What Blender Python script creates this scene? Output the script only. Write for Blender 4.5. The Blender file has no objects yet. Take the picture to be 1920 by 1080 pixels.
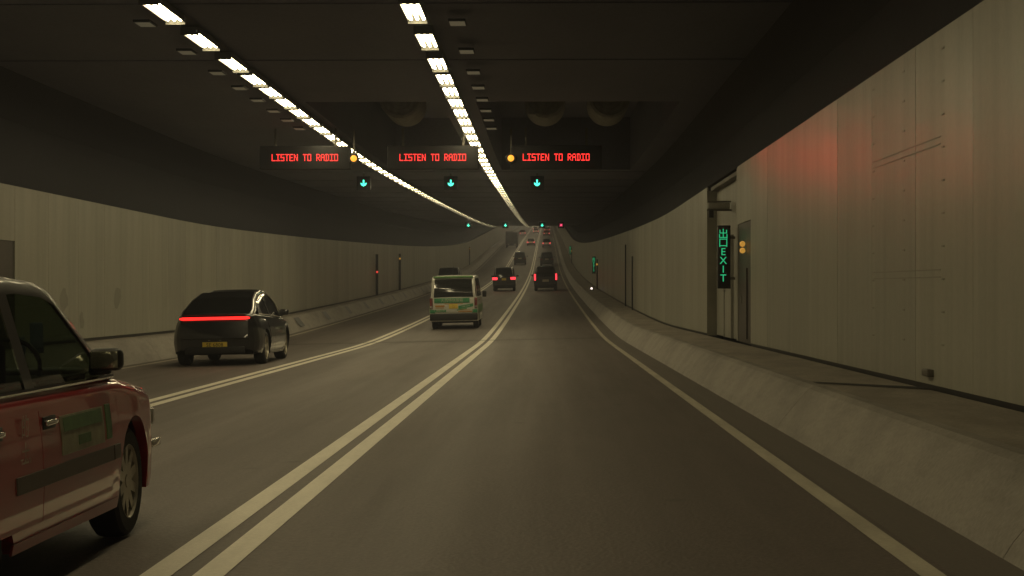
import bpy, bmesh, math, random
from mathutils import Vector, Matrix
R = math.radians
random.seed(7)
scene = bpy.context.scene

# ------------------------------------------------------------------ camera, world, exposure
cam_data = bpy.data.cameras.new('camera')
cam = bpy.data.objects.new('camera', cam_data)
scene.collection.objects.link(cam)
cam_data.sensor_width = 36.0
cam_data.lens = 36.0 * 3100.0 / 1920.0
cam_data.clip_start = 0.05
cam_data.clip_end = 2500.0
cam.location = (0, 0, 0)
cam.rotation_euler = (R(90), 0, math.atan(63.5 / 3100.0))
scene.camera = cam

world = bpy.data.worlds.new('World')
scene.world = world
world.use_nodes = True
wn = world.node_tree
bg = wn.nodes['Background']
bg.inputs[0].default_value = (0.02, 0.02, 0.018, 1)
bg.inputs[1].default_value = 0.05
scene.view_settings.view_transform = 'Standard'
scene.view_settings.look = 'None'
scene.view_settings.exposure = 0.0
scene.view_settings.gamma = 1.0
scene.render.engine = 'CYCLES'
scene.cycles.max_bounces = 5
scene.cycles.diffuse_bounces = 3
scene.cycles.glossy_bounces = 3
scene.cycles.transparent_max_bounces = 10
scene.cycles.sample_clamp_indirect = 3.0
scene.cycles.caustics_reflective = False
scene.cycles.caustics_refractive = False
scene.cycles.volume_bounces = 0

HAZE = 0.00125  # density of the volume added to raise the dark tones
TUBE = 27.5                      # radiance of the fluorescent tubes
LIGHT_COL = (1.0, 0.835, 0.47)

# ------------------------------------------------------------------ road profile (metres; y runs down the tunnel)
SL = [(-40, -.005), (46, -.005), (56, .011), (72, .016), (110, .0195), (142, .024), (180, .031), (210, .038),
      (235, .049), (260, .053), (340, .052), (420, .048), (900, .048)]
def slope(d):
    for (a, s), (b, t) in zip(SL, SL[1:]):
        if d <= b:
            return s + (t - s) * (d - a) / (b - a)
    return SL[-1][1]
_z = {}
_acc = -1.40
_z[0] = _acc
for i in range(0, 1600):
    _acc += slope(i * .5 + .25) * .5
    _z[i + 1] = _acc
def zc(d):
    if d < 0:
        return -1.40 + d * slope(-1)
    i = int(d * 2)
    f = d * 2 - i
    return _z[i] * (1 - f) + _z[i + 1] * f
CROSS = .022
LINE1 = -1.82
def zr(d, X):
    return zc(d) + CROSS * (X - LINE1)

# ------------------------------------------------------------------ materials
def new_mat(name):
    m = bpy.data.materials.new(name)
    m.use_nodes = True
    return m, m.node_tree, m.node_tree.nodes['Principled BSDF']

def plain(name, col, rough=.5, metal=0, coat=0, spec=.5, var=0.0, scale=6, bump=0.0, coatrough=.03):
    m, t, b = new_mat(name)
    b.inputs['Base Color'].default_value = (*col, 1)
    b.inputs['Roughness'].default_value = rough
    b.inputs['Metallic'].default_value = metal
    b.inputs['Coat Weight'].default_value = coat
    b.inputs['Coat Roughness'].default_value = coatrough
    b.inputs['Specular IOR Level'].default_value = spec
    if var or bump:
        tc = t.nodes.new('ShaderNodeTexCoord')
        n = t.nodes.new('ShaderNodeTexNoise')
        n.inputs['Scale'].default_value = scale
        n.inputs['Detail'].default_value = 5
        t.links.new(tc.outputs['Object'], n.inputs['Vector'])
        if var:
            mr = t.nodes.new('ShaderNodeMapRange')
            mr.inputs[1].default_value = .3
            mr.inputs[2].default_value = .7
            mr.inputs[3].default_value = 1 - var
            mr.inputs[4].default_value = 1 + var
            t.links.new(n.outputs['Fac'], mr.inputs[0])
            mx = t.nodes.new('ShaderNodeVectorMath')
            mx.operation = 'SCALE'
            mx.inputs[0].default_value = col
            t.links.new(mr.outputs[0], mx.inputs['Scale'])
            t.links.new(mx.outputs[0], b.inputs['Base Color'])
        if bump:
            bp = t.nodes.new('ShaderNodeBump')
            bp.inputs['Strength'].default_value = bump
            bp.inputs['Distance'].default_value = .01
            t.links.new(n.outputs['Fac'], bp.inputs['Height'])
            t.links.new(bp.outputs[0], b.inputs['Normal'])
    return m

def emit(name, col, strength, base=None):
    m, t, b = new_mat(name)
    b.inputs['Base Color'].default_value = (*(base or col), 1)
    b.inputs['Emission Color'].default_value = (*col, 1)
    b.inputs['Emission Strength'].default_value = strength
    b.inputs['Roughness'].default_value = .4
    return m

def worn(name, col, dirt, rough, stretch=(1, 1, 1), scale=3.0, amount=.5, fine=.12, fine_scale=60, bump=.15,
         rlo=None, streak=0.0, streak_map=(1, 1, 1), tracks=0.0, speck=0.0):
    """base colour with broad soft dirt (stretched noise) + fine grain + relief"""
    m, t, b = new_mat(name)
    N, Lk = t.nodes, t.links
    tc = N.new('ShaderNodeTexCoord')
    mp = N.new('ShaderNodeMapping')
    mp.inputs['Scale'].default_value = stretch
    Lk.new(tc.outputs['Object'], mp.inputs['Vector'])
    n1 = N.new('ShaderNodeTexNoise')
    n1.inputs['Scale'].default_value = scale
    n1.inputs['Detail'].default_value = 6
    n1.inputs['Roughness'].default_value = .6
    Lk.new(mp.outputs[0], n1.inputs['Vector'])
    r1 = N.new('ShaderNodeMapRange')
    r1.inputs[1].default_value = .38
    r1.inputs[2].default_value = .68
    r1.inputs[3].default_value = 0
    r1.inputs[4].default_value = amount
    Lk.new(n1.outputs['Fac'], r1.inputs[0])
    mix = N.new('ShaderNodeMix')
    mix.data_type = 'RGBA'
    mix.inputs[6].default_value = (*col, 1)
    mix.inputs[7].default_value = (*dirt, 1)
    Lk.new(r1.outputs[0], mix.inputs[0])
    n2 = N.new('ShaderNodeTexNoise')
    n2.inputs['Scale'].default_value = fine_scale
    n2.inputs['Detail'].default_value = 3
    Lk.new(tc.outputs['Object'], n2.inputs['Vector'])
    r2 = N.new('ShaderNodeMapRange')
    r2.inputs[1].default_value = .3
    r2.inputs[2].default_value = .7
    r2.inputs[3].default_value = 1 - fine
    r2.inputs[4].default_value = 1 + fine
    Lk.new(n2.outputs['Fac'], r2.inputs[0])
    sc = N.new('ShaderNodeVectorMath')
    sc.operation = 'SCALE'
    Lk.new(mix.outputs[2], sc.inputs[0])
    Lk.new(r2.outputs[0], sc.inputs['Scale'])
    last = sc.outputs[0]
    def mult(fac, last):
        v = N.new('ShaderNodeVectorMath'); v.operation = 'SCALE'
        Lk.new(last, v.inputs[0]); Lk.new(fac, v.inputs['Scale'])
        return v.outputs[0]
    def rng(src, a, b_, lo, hi):
        r = N.new('ShaderNodeMapRange')
        for i_, q_ in zip((1, 2, 3, 4), (a, b_, lo, hi)): r.inputs[i_].default_value = q_
        Lk.new(src, r.inputs[0])
        return r.outputs[0]
    if streak:
        m3 = N.new('ShaderNodeMapping'); m3.inputs['Scale'].default_value = streak_map
        Lk.new(tc.outputs['Object'], m3.inputs['Vector'])
        n3 = N.new('ShaderNodeTexNoise'); n3.inputs['Scale'].default_value = 1.0; n3.inputs['Detail'].default_value = 7; n3.inputs['Roughness'].default_value = .65
        Lk.new(m3.outputs[0], n3.inputs['Vector'])
        last = mult(rng(n3.outputs['Fac'], .42, .72, 1.0, 1 - streak), last)
    if tracks:
        sx = N.new('ShaderNodeSeparateXYZ'); Lk.new(tc.outputs['Object'], sx.inputs[0])
        # two darker wheel paths in each 3.65 m lane
        md = N.new('ShaderNodeMath'); md.operation = 'MULTIPLY'; md.inputs[1].default_value = 2 * math.pi / 1.825
        Lk.new(sx.outputs[0], md.inputs[0])
        cs = N.new('ShaderNodeMath'); cs.operation = 'COSINE'; Lk.new(md.outputs[0], cs.inputs[0])
        last = mult(rng(cs.outputs[0], -1, 1, 1 - tracks, 1 + tracks * .4), last)
    if speck:
        n4 = N.new('ShaderNodeTexVoronoi'); n4.inputs['Scale'].default_value = 1.1; n4.inputs['Randomness'].default_value = 1.0
        Lk.new(tc.outputs['Object'], n4.inputs['Vector'])
        last = mult(rng(n4.outputs['Distance'], .03, .12, 1 - speck, 1.0), last)
    Lk.new(last, b.inputs['Base Color'])
    b.inputs['Roughness'].default_value = rough
    if rlo is not None:
        r3 = N.new('ShaderNodeMapRange')
        r3.inputs[1].default_value = .3
        r3.inputs[2].default_value = .7
        r3.inputs[3].default_value = rlo
        r3.inputs[4].default_value = rough
        Lk.new(n1.outputs['Fac'], r3.inputs[0])
        Lk.new(r3.outputs[0], b.inputs['Roughness'])
    bp = N.new('ShaderNodeBump')
    bp.inputs['Strength'].default_value = bump
    bp.inputs['Distance'].default_value = .01
    Lk.new(n2.outputs['Fac'], bp.inputs['Height'])
    Lk.new(bp.outputs[0], b.inputs['Normal'])
    return m

M = {}
M['asphalt'] = worn('asphalt', (.116, .095, .083), (.094, .076, .067), .66, (1.6, .05, 1), 1.0, .6, .22, 38, .35, rlo=.54, tracks=.09, speck=.35, streak=.18, streak_map=(2.2, .35, 1))
M['gutter'] = worn('gutter_asphalt', (.135, .116, .100), (.105, .092, .080), .7, (2, .08, 1), 2, .7, .1, 45, .1)
M['line'] = worn('road_paint', (.80, .75, .63), (.62, .58, .48), .55, (3, .5, 1), 2.0, .6, .07, 40, .05)
M['edge_line'] = worn('edge_line_paint', (.52, .48, .38), (.34, .31, .25), .6, (3, .4, 1), 2.0, .8, .08, 40, .05)
M['joint'] = plain('joint_rubber', (.03, .028, .026), .8)
M['concrete'] = worn('barrier_concrete', (.30, .275, .24), (.21, .192, .168), .75, (1, .35, 1.4), 1.2, .8, .12, 30, .25, streak=.35, streak_map=(2, .8, 2.5))
M['walk'] = worn('walkway_concrete', (.30, .265, .22), (.20, .178, .15), .8, (1, .4, 1), 1.2, .8, .14, 30, .25, streak=.3, streak_map=(2, .6, 2))
M['panel'] = worn('wall_enamel', (.38, .372, .31), (.315, .305, .25), .42, (1, .9, .22), .55, .65, .04, 14, .02, rlo=.33, streak=.16, streak_map=(3, 3.2, .22))
M['panel2'] = worn('wall_enamel_dulled', (.35, .342, .29), (.28, .272, .225), .45, (1, .9, .22), .7, .6, .04, 14, .02, rlo=.36, streak=.18, streak_map=(3, 3.2, .22))
M['stain'] = worn('soot_smear', (.26, .25, .20), (.20, .19, .155), .6, (1, 1, 1), 6, .7, .05, 20, .03)
M['faint'] = worn('faint_mark', (.285, .275, .225), (.24, .23, .19), .5, (1, 1, 1), 6, .7, .05, 20, .03)
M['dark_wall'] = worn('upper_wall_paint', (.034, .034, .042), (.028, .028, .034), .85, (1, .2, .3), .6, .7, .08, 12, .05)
M['ceiling'] = worn('ceiling_board', (.15, .15, .19), (.12, .12, .155), .85, (1, .35, 1), .5, .8, .06, 10, .05)
M['black_metal'] = plain('black_metal', (.018, .018, .018), .5, .0, var=.1, scale=4)
M['sign_case'] = plain('sign_case', (.012, .012, .014), .7, var=.1)
M['dark_metal'] = plain('dark_metal', (.13, .12, .10), .5, .2, var=.15, scale=4)
M['recess'] = plain('recess_shade', (.20, .19, .15), .6, var=.2, scale=2)  # shade on the niche jamb painted in as a darker colour
M['cabinet'] = worn('cabinet_steel', (.075, .062, .052), (.045, .04, .035), .4, (1, 1, .4), 2, .8, .06, 12, .03)
M['grey_metal'] = plain('grey_metal', (.30, .29, .25), .4, .4, var=.15, scale=5)
M['tray'] = plain('lamp_reflector', (.07, .07, .065), .35)
M['lamp_case'] = plain('lamp_case', (.12, .12, .11), .5)
M['tube'] = emit('fluorescent_tube', LIGHT_COL, TUBE, (.8, .8, .8))
M['tube_low'] = emit('fluorescent_tube_dimmed', LIGHT_COL, TUBE * .42, (.8, .8, .8))
M['dull_lamp'] = emit('standby_lamp_glass', (1.0, .92, .6), .04, (.45, .43, .36))  # small emission added so the unlit lens stays visible
M['red_led'] = emit('red_led', (1.0, .035, .03), 3.2, (.3, .02, .02))
M['dim_red'] = emit('dim_red_lamp', (1.0, .06, .04), .9, (.3, .02, .02))
M['green_led'] = emit('green_led', (.05, 1.0, .40), .45, (.02, .3, .12))
M['cyan_led'] = emit('arrow_led', (.08, 1.0, .62), 2.6, (.02, .3, .2))
M['amber_led'] = emit('amber_lamp', (1.0, .40, .04), 1.5, (.5, .25, .05))
M['amber_soft'] = emit('amber_phone_lamp', (1.0, .50, .08), .42, (.5, .25, .05))
M['red_signal'] = emit('red_signal', (1.0, .07, .16), 3.0, (.3, .02, .02))
M['white_lamp'] = emit('small_white_lamp', (1.0, .85, .75), 1.8, (.6, .6, .6))
M['fan'] = plain('galvanised_fan', (.30, .28, .23), .6, .1, var=.2, scale=5)
M['fan_dark'] = plain('fan_inside', (.16, .15, .12), .7)
# vehicles
M['taxi_red'] = plain('taxi_red_paint', (.33, .007, .010), .35, 0, 1.0, .5, var=.04, scale=3, coatrough=.012)
M['black_paint'] = plain('black_car_paint', (.006, .006, .007), .3, 0, 1, .5, coatrough=.02)
M['dark_paint'] = plain('dark_grey_car_paint', (.012, .012, .014), .35, 0, .8, .5, coatrough=.03)
M['white_paint'] = plain('white_car_paint', (.66, .65, .58), .35, 0, .6, .5, var=.06, scale=4)
M['silver_paint'] = plain('silver_car_paint', (.25, .25, .25), .35, .4, .6, .5)
M['truck_paint'] = plain('dull_truck_paint', (.05, .045, .042), .5, 0, .1, .5, var=.2, scale=2)
M['tyre'] = plain('tyre_rubber', (.014, .014, .014), .75, var=.2, scale=20)
M['rim'] = plain('wheel_alloy', (.40, .37, .30), .35, .55, var=.15, scale=8)
M['rim_dark'] = plain('dark_alloy', (.10, .10, .10), .35, .6)
M['frame_black'] = plain('window_frame_black', (.022, .020, .018), .35, 0, .5)
M['underbody'] = plain('underbody', (.012, .012, .012), .85)
M['chrome'] = plain('chrome', (.75, .73, .68), .10, 1)
M['trim_plastic'] = plain('grey_rub_strip', (.080, .062, .050), .5)
M['black_plastic'] = plain('black_plastic', (.009, .009, .009), .45)
M['bumper_grey'] = plain('grey_bumper', (.016, .016, .015), .6, var=.1)
M['seat_cloth'] = plain('seat_cloth', (.05, .052, .045), .9)
M['blue_card'] = plain('blue_card', (.22, .28, .45), .5)
M['mirror_grey'] = plain('mirror_glass_tint', (.30, .30, .22), .10, .8)
M['plate_yellow'] = plain('plate_yellow', (.80, .60, .08), .4)
M['plate_white'] = plain('plate_white', (.50, .45, .33), .4)
M['ink'] = plain('plate_ink', (.01, .01, .01), .5)
M['green_band'] = plain('green_lettering_band', (.045, .26, .11), .5, var=.1)
M['green_light'] = plain('pale_green_paint', (.16, .33, .12), .4, var=.15)
M['cream_ink'] = plain('cream_lettering', (.55, .52, .40), .5)
M['orange_ink'] = plain('orange_lettering', (.50, .24, .03), .5)
M['ad_green'] = plain('door_notice_green', (.085, .16, .07), .5, var=.25, scale=14)
M['ad_pale'] = plain('door_notice_pale', (.26, .25, .17), .5, var=.2, scale=14)
M['faded_white'] = plain('faded_white_print', (.50, .40, .34), .5, var=.3, scale=20)
M['lens_red'] = plain('unlit_red_lens', (.16, .02, .02), .25, 0, .6)
M['lens_clear'] = plain('clear_lens', (.35, .33, .3), .15, .4)
M['brake'] = emit('lit_red_lens', (1.0, .035, .05), 2.6, (.4, .02, .02))
M['bar_red'] = emit('red_light_bar', (1.0, .022, .018), 2.0, (.4, .02, .02))
M['tail_far'] = emit('far_tail_lamp', (1.0, .10, .09), 1.6, (.4, .02, .02))
gm, gt, gb = new_mat('dark_glass')
gb.inputs['Base Color'].default_value = (.006, .007, .007, 1)
gb.inputs['Roughness'].default_value = .03
gb.inputs['Coat Weight'].default_value = .6
gb.inputs['Coat Roughness'].default_value = .02
M['glass'] = gm
vg, vt, vb = new_mat('van_glass')
vb.inputs['Base Color'].default_value = (.022, .024, .021, 1)
vb.inputs['Roughness'].default_value = .04
vb.inputs['Coat Weight'].default_value = .6
M['van_glass'] = vg
# see-through side glass
cm, ct, cb = new_mat('tinted_clear_glass')
ct.nodes.remove(cb)
tr = ct.nodes.new('ShaderNodeBsdfTransparent')
tr.inputs[0].default_value = (.30, .35, .28, 1)
gl = ct.nodes.new('ShaderNodeBsdfGlossy')
gl.inputs['Roughness'].default_value = .02
fr = ct.nodes.new('ShaderNodeFresnel')
fr.inputs[0].default_value = 1.5
mx = ct.nodes.new('ShaderNodeMixShader')
ct.links.new(fr.outputs[0], mx.inputs[0])
ct.links.new(tr.outputs[0], mx.inputs[1])
ct.links.new(gl.outputs[0], mx.inputs[2])
ct.links.new(mx.outputs[0], ct.nodes['Material Output'].inputs[0])
M['clear_glass'] = cm

# ------------------------------------------------------------------ helpers
COL = scene.collection
def link(name, me, mats, parent=None, loc=(0, 0, 0), rot=(0, 0, 0)):
    o = bpy.data.objects.new(name, me)
    if not isinstance(mats, (list, tuple)):
        mats = [mats]
    if me is not None and not me.materials:
        for m in mats:
            me.materials.append(m)
    COL.objects.link(o)
    o.location = loc
    o.rotation_euler = rot
    if parent is not None:
        o.parent = parent
    return o
def tag(o, label=None, cat=None, group=None, kind=None):
    if label: o['label'] = label
    if cat: o['category'] = cat
    if group: o['group'] = group
    if kind: o['kind'] = kind
    return o
def empty(name, loc=(0, 0, 0), rot=(0, 0, 0), label=None, cat=None, group=None):
    o = bpy.data.objects.new(name, None)
    o.empty_display_size = .3
    COL.objects.link(o)
    o.location = loc
    o.rotation_euler = rot
    return tag(o, label, cat, group)

class MB:
    """collects geometry into one mesh"""
    def __init__(s):
        s.v, s.f, s.mi, s.sm = [], [], [], []
    def poly(s, pts, mi=0, smooth=False):
        b = len(s.v)
        s.v += [tuple(p) for p in pts]
        s.f.append(tuple(range(b, b + len(pts))))
        s.mi.append(mi); s.sm.append(smooth)
    def grid(s, rows, mi=0, smooth=True, closed=False, flip=False):
        b = len(s.v)
        n = len(rows[0])
        for r in rows:
            s.v += [tuple(p) for p in r]
        for i in range(len(rows) - 1):
            for j in range(n if closed else n - 1):
                a = b + i * n + j
                c = b + i * n + (j + 1) % n
                q = (a, c, c + n, a + n)
                s.f.append(q[::-1] if flip else q)
                s.mi.append(mi); s.sm.append(smooth)
    def hexa(s, p, mi=0):
        """8 corners: bottom 4 (ccw) then top 4"""
        b = len(s.v)
        s.v += [tuple(q) for q in p]
        for f in ((3, 2, 1, 0), (4, 5, 6, 7), (0, 1, 5, 4), (1, 2, 6, 5), (2, 3, 7, 6), (3, 0, 4, 7)):
            s.f.append(tuple(b + k for k in f))
            s.mi.append(mi); s.sm.append(False)
    def box(s, c, size, mi=0, bev=0):
        x, y, z = c
        a, b_, h = size[0] / 2, size[1] / 2, size[2] / 2
        if not bev:
            s.hexa([(x - a, y - b_, z - h), (x + a, y - b_, z - h), (x + a, y + b_, z - h), (x - a, y + b_, z - h),
                    (x - a, y - b_, z + h), (x + a, y - b_, z + h), (x + a, y + b_, z + h), (x - a, y + b_, z + h)], mi)
        else:
            bm = bmesh.new()
            bmesh.ops.create_cube(bm, size=1)
            for v in bm.verts:
                v.co = Vector((v.co.x * size[0], v.co.y * size[1], v.co.z * size[2]))
            bmesh.ops.bevel(bm, geom=bm.edges[:], offset=bev, segments=3, affect='EDGES', profile=.5)
            base = len(s.v)
            bm.verts.ensure_lookup_table()
            for v in bm.verts:
                s.v.append((v.co.x + x, v.co.y + y, v.co.z + z))
            for f in bm.faces:
                s.f.append(tuple(base + v.index for v in f.verts))
                s.mi.append(mi); s.sm.append(True)
            bm.free()
    def tube(s, pts, r, n=6, mi=0, cap=True):
        pts = [Vector(p) for p in pts]
        rows = []
        for i, p in enumerate(pts):
            a = pts[max(i - 1, 0)]; b = pts[min(i + 1, len(pts) - 1)]
            t = (b - a).normalized()
            up = Vector((0, 0, 1)) if abs(t.z) < .9 else Vector((0, 1, 0))
            u = t.cross(up).normalized(); w = u.cross(t)
            rows.append([p + (u * math.cos(2 * math.pi * k / n) + w * math.sin(2 * math.pi * k / n)) * r for k in range(n)])
        s.grid(rows, mi, True, True)
        if cap:
            s.poly(rows[0], mi); s.poly(rows[-1][::-1], mi)
    def lathe(s, prof, axis='x', n=28, c=(0, 0, 0), mi=0):
        rows = []
        for (u, r) in prof:
            row = []
            for k in range(n):
                a = 2 * math.pi * k / n
                if axis == 'x':
                    row.append((c[0] + u, c[1] + r * math.cos(a), c[2] + r * math.sin(a)))
                elif axis == 'y':
                    row.append((c[0] + r * math.cos(a), c[1] + u, c[2] + r * math.sin(a)))
                else:
                    row.append((c[0] + r * math.cos(a), c[1] + r * math.sin(a), c[2] + u))
            rows.append(row)
        s.grid(rows, mi, True, True)
    def build(s, name, mats, parent=None, loc=(0, 0, 0), rot=(0, 0, 0), sharp=35):
        me = bpy.data.meshes.new(name)
        me.from_pydata(s.v, [], s.f)
        if not isinstance(mats, (list, tuple)):
            mats = [mats]
        for m in mats:
            me.materials.append(m)
        me.polygons.foreach_set('material_index', s.mi)
        me.polygons.foreach_set('use_smooth', s.sm)
        if any(s.sm):
            bm = bmesh.new(); bm.from_mesh(me)
            bmesh.ops.remove_doubles(bm, verts=bm.verts, dist=1e-5)
            bm.to_mesh(me); bm.free()
            me.set_sharp_from_angle(angle=R(sharp))
        me.update()
        return link(name, me, [], parent, loc, rot)

_fc = {}
def text_mesh(body, size, align='CENTER'):
    key = (body, size)
    if key in _fc:
        return _fc[key]
    cu = bpy.data.curves.new('lettering', 'FONT')
    cu.body = body
    cu.size = size
    cu.align_x = align
    cu.align_y = 'CENTER'
    cu.resolution_u = 2
    o = bpy.data.objects.new('lettering', cu)
    COL.objects.link(o)
    dg = bpy.context.evaluated_depsgraph_get()
    me = bpy.data.meshes.new_from_object(o.evaluated_get(dg))
    bpy.data.objects.remove(o)
    bpy.data.curves.remove(cu)
    _fc[key] = me
    return me
def text(name, body, size, mat, parent, loc, rot, sx=1.0):
    src = text_mesh(body, size)
    me = src.copy()
    for v in me.vertices:
        v.co.x *= sx
    me.materials.clear()
    return link(name, me, mat, parent, loc, rot)

def lerp(pts, x):
    if x <= pts[0][0]: return pts[0][1]
    for (a, s), (b, t) in zip(pts, pts[1:]):
        if x <= b:
            return s + (t - s) * (x - a) / (b - a)
    return pts[-1][1]

# ------------------------------------------------------------------ the tunnel shell
D0, D1 = -14.0, 760.0
def stations(a, b, step=3.0):
    n = max(1, int(round((b - a) / step)))
    return [a + (b - a) * i / n for i in range(n + 1)]
def extrude(prof, a, b, step=3.0, mb=None, mi=0, cross=True, flip=False):
    """prof: list of (X, height above the road datum)"""
    mb = mb or MB()
    rows = [[(X, d, zc(d) + h) for X, h in prof] for d in stations(a, b, step)]
    mb.grid(rows, mi, False, flip=flip)
    return mb
def rh(X, h=0.0):
    return (X, CROSS * (X - LINE1) + h)

GUT_R, GUT_L = 1.93, -9.26
road = extrude([rh(GUT_L), rh(-7.3), rh(-5.47), rh(-3.65), rh(LINE1), rh(0), rh(GUT_R)], D0, D1, flip=True).build('road', M['asphalt'])
tag(road, kind='structure')
g = extrude([rh(GUT_R), rh(2.45)], D0, D1, flip=True)
extrude([rh(-9.7), rh(GUT_L)], D0, D1, mb=g, flip=True)
tag(g.build('gutter', M['gutter']), kind='structure')
def marking(X0, X1, a, b, mat, label):
    m = extrude([rh(X0, .004), rh(X1, .004)], a, b, 3.0, flip=True).build('lane_line', mat, road)
    m['label'] = label
for c, nm in ((LINE1, 'right double line'), (LINE1 - 3.65, 'left double line')):
    marking(c - .218, c - .055, D0, D1, M['line'], 'left stripe of the ' + nm)
    marking(c + .055, c + .218, D0, D1, M['line'], 'right stripe of the ' + nm)
marking(1.765, 1.885, D0, D1, M['edge_line'], 'solid edge line beside the right kerb')
marking(-9.20, -9.08, D0, D1, M['edge_line'], 'thin edge line beside the left barrier')
jb = MB()
for dj, w in ((51.2, .22), (51.9, .08)):
    rows = [[(X, dj + q, zr(dj + q, X) + .006) for X in (-9.6, -5, 0, 1.7)] for q in (0, w)]
    jb.grid(rows, 0, False, flip=True)
tag(jb.build('expansion_joint', M['joint']), 'dark expansion joint crossing the road at the low point', 'road joint')

# barriers --------------------------------------------------------
BR = [(2.28, .09), (2.33, .17), (2.52, .40), (2.60, .485), (2.66, .515), (2.76, .515), (2.79, .495)]
BL = [(-9.50, -.17), (-9.56, -.08), (-9.78, .20), (-9.90, .345), (-9.96, .385), (-10.05, .385), (-10.08, .365)]
def barrier_block(prof, a, b, parent, flip):
    da = a
    mb = MB()
    n = 3
    rows = []
    for k in range(n + 1):
        d = a + .006 + (b - a - .012) * k / n
        row = [(X, d - da, zc(d) + h - zc(da)) for X, h in prof]
        row.append((prof[-1][0], d - da, zc(d) + prof[0][1] - .05 - zc(da)))
        rows.append(row)
    mb.grid(rows, 0, False, flip=flip)
    mb.poly(rows[0]); mb.poly(rows[-1])
    return mb.build('barrier_block', M['concrete'], parent, (0, da, zc(da)))
bar_r = empty('concrete_barrier', (2.5, 0, zr(0, 2.5)), (0, 0, 0), 'long grey sloped concrete kerb barrier with raised walkway along the right wall', 'barrier')
bar_l = empty('concrete_barrier', (-9.8, 0, zr(0, -9.8)), (0, 0, 0), 'grey sloped concrete barrier with dark drain slots along the left wall', 'barrier')
def reparent(o, p):
    o.location = Vector(o.location) - Vector(p.location)
    o.parent = p
P81 = 8.1
k = 0
d = -7.9
while d < 300:
    for prof, par, fl in ((BR, bar_r, False), (BL, bar_l, True)):
        reparent(barrier_block(prof, d, d + P81, None, fl), par)
    d += P81
mr = extrude(BR, d, D1)
o = mr.build('barrier_run', M['concrete']); reparent(o, bar_r); o['kind'] = 'stuff'
ml = extrude(BL, d, D1, flip=True)
o = ml.build('barrier_run', M['concrete']); reparent(o, bar_l); o['kind'] = 'stuff'
# drain slots in the left barrier face
for i in range(14):
    dd = 65.0 + 8.1 * i
    mb = MB()
    a, b = dd - .6, dd + .6
    for (x0, h0), (x1, h1) in (((-9.60, -.03), (-9.78, .20)), ((-9.78, .20), (-9.875, .315))):
        mb.poly([(x0 + .03, a, zc(a) + h0 + .01), (x0 + .03, b, zc(b) + h0 + .01), (x1 + .03, b, zc(b) + h1 + .01), (x1 + .03, a, zc(a) + h1 + .01)])
    o = mb.build('drain_slot', M['black_plastic']); reparent(o, bar_l)
# right walkway
wk = extrude([(2.79, .45), (2.80, .46), (3.70, .50)], D0, D1, flip=True)
wk = wk.build('walkway', M['walk']); tag(wk, kind='structure')
wl = extrude([(-10.62, .36), (-10.08, .34)], D0, D1, flip=True).build('walkway', M['walk']); tag(wl, kind='structure')

# walls ------------------------------------------------------------
RX, LX = 3.73, -10.6
RB, RT = .515, 3.92
LB, LT = .40, 3.60
def panel_obj(X, out, a, b, h0, h1, mat, parent, name='wall_panel', gap=.006, th=.03):
    """one cladding panel: front face at X, thickness going to X+out*th"""
    a2, b2 = a + gap, b - gap
    p = []
    x0, x1 = (X, X + out * th)
    for h in (h0, h1):
        for (x, dd) in ((x0, a2), (x1, a2), (x1, b2), (x0, b2)):
            p.append((x - X, dd - a, zc(dd) + h - zc(a)))
    mb = MB(); mb.hexa(p)
    bm_o = mb.build(name, mat, None, (X, a, zc(a)))
    reparent(bm_o, parent)
    return bm_o
wall_r = empty('tunnel_wall', (RX, 0, zc(0) + RB), (0, 0, 0), 'right tunnel wall clad in tall cream panels with a door recess and lit exit sign', 'wall')
wall_l = empty('tunnel_wall', (LX, 0, zc(0) + LB), (0, 0, 0), 'left tunnel wall clad in tall cream vertical panels behind the cars', 'wall')
PW = 2.24
def run_panels(X, out, h0, h1, parent, a, b, sgn=1):
    d = a
    while d < b - .01:
        e = min(d + PW, b)
        if b - e < .8: e = b
        panel_obj(X + random.uniform(-.002, .002), out, d, e, h0, h1, random.choice((M['panel'], M['panel'], M['panel2'])), parent)
        d = e
run_panels(RX, 1, RB + .03, RT, wall_r, 30.2 - PW * 13, 30.2)
run_panels(RX, 1, RB + .03, RT, wall_r, 38.35, 38.35 + PW * 32)
run_panels(LX, -1, LB + .03, LT, wall_l, 30.5 - PW * 13, 30.5)
run_panels(LX, -1, LB + .03, LT, wall_l, 32.8, 32.8 + PW * 48)
def far_panels(X, out, h0, h1, a, parent):
    mb = MB()
    d = a
    while d < D1 - PW:
        x1 = X + out * .03
        for (p0, p1) in (((X, d + .01), (X, d + PW - .01)),):
            mb.poly([(X, d + .01, zc(d) + h0), (X, d + PW - .01, zc(d + PW) + h0), (X, d + PW - .01, zc(d + PW) + h1), (X, d + .01, zc(d) + h1)])
            mb.poly([(X, d + .01, zc(d) + h0), (x1, d + .01, zc(d) + h0), (x1, d + .01, zc(d) + h1), (X, d + .01, zc(d) + h1)])
        d += PW
    o = mb.build('far_wall_panels', M['panel']); reparent(o, parent); o['kind'] = 'stuff'
far_panels(RX, 1, RB + .03, RT, 38.35 + PW * 32, wall_r)
far_panels(LX, -1, LB + .03, LT, 32.8 + PW * 48, wall_l)
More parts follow.
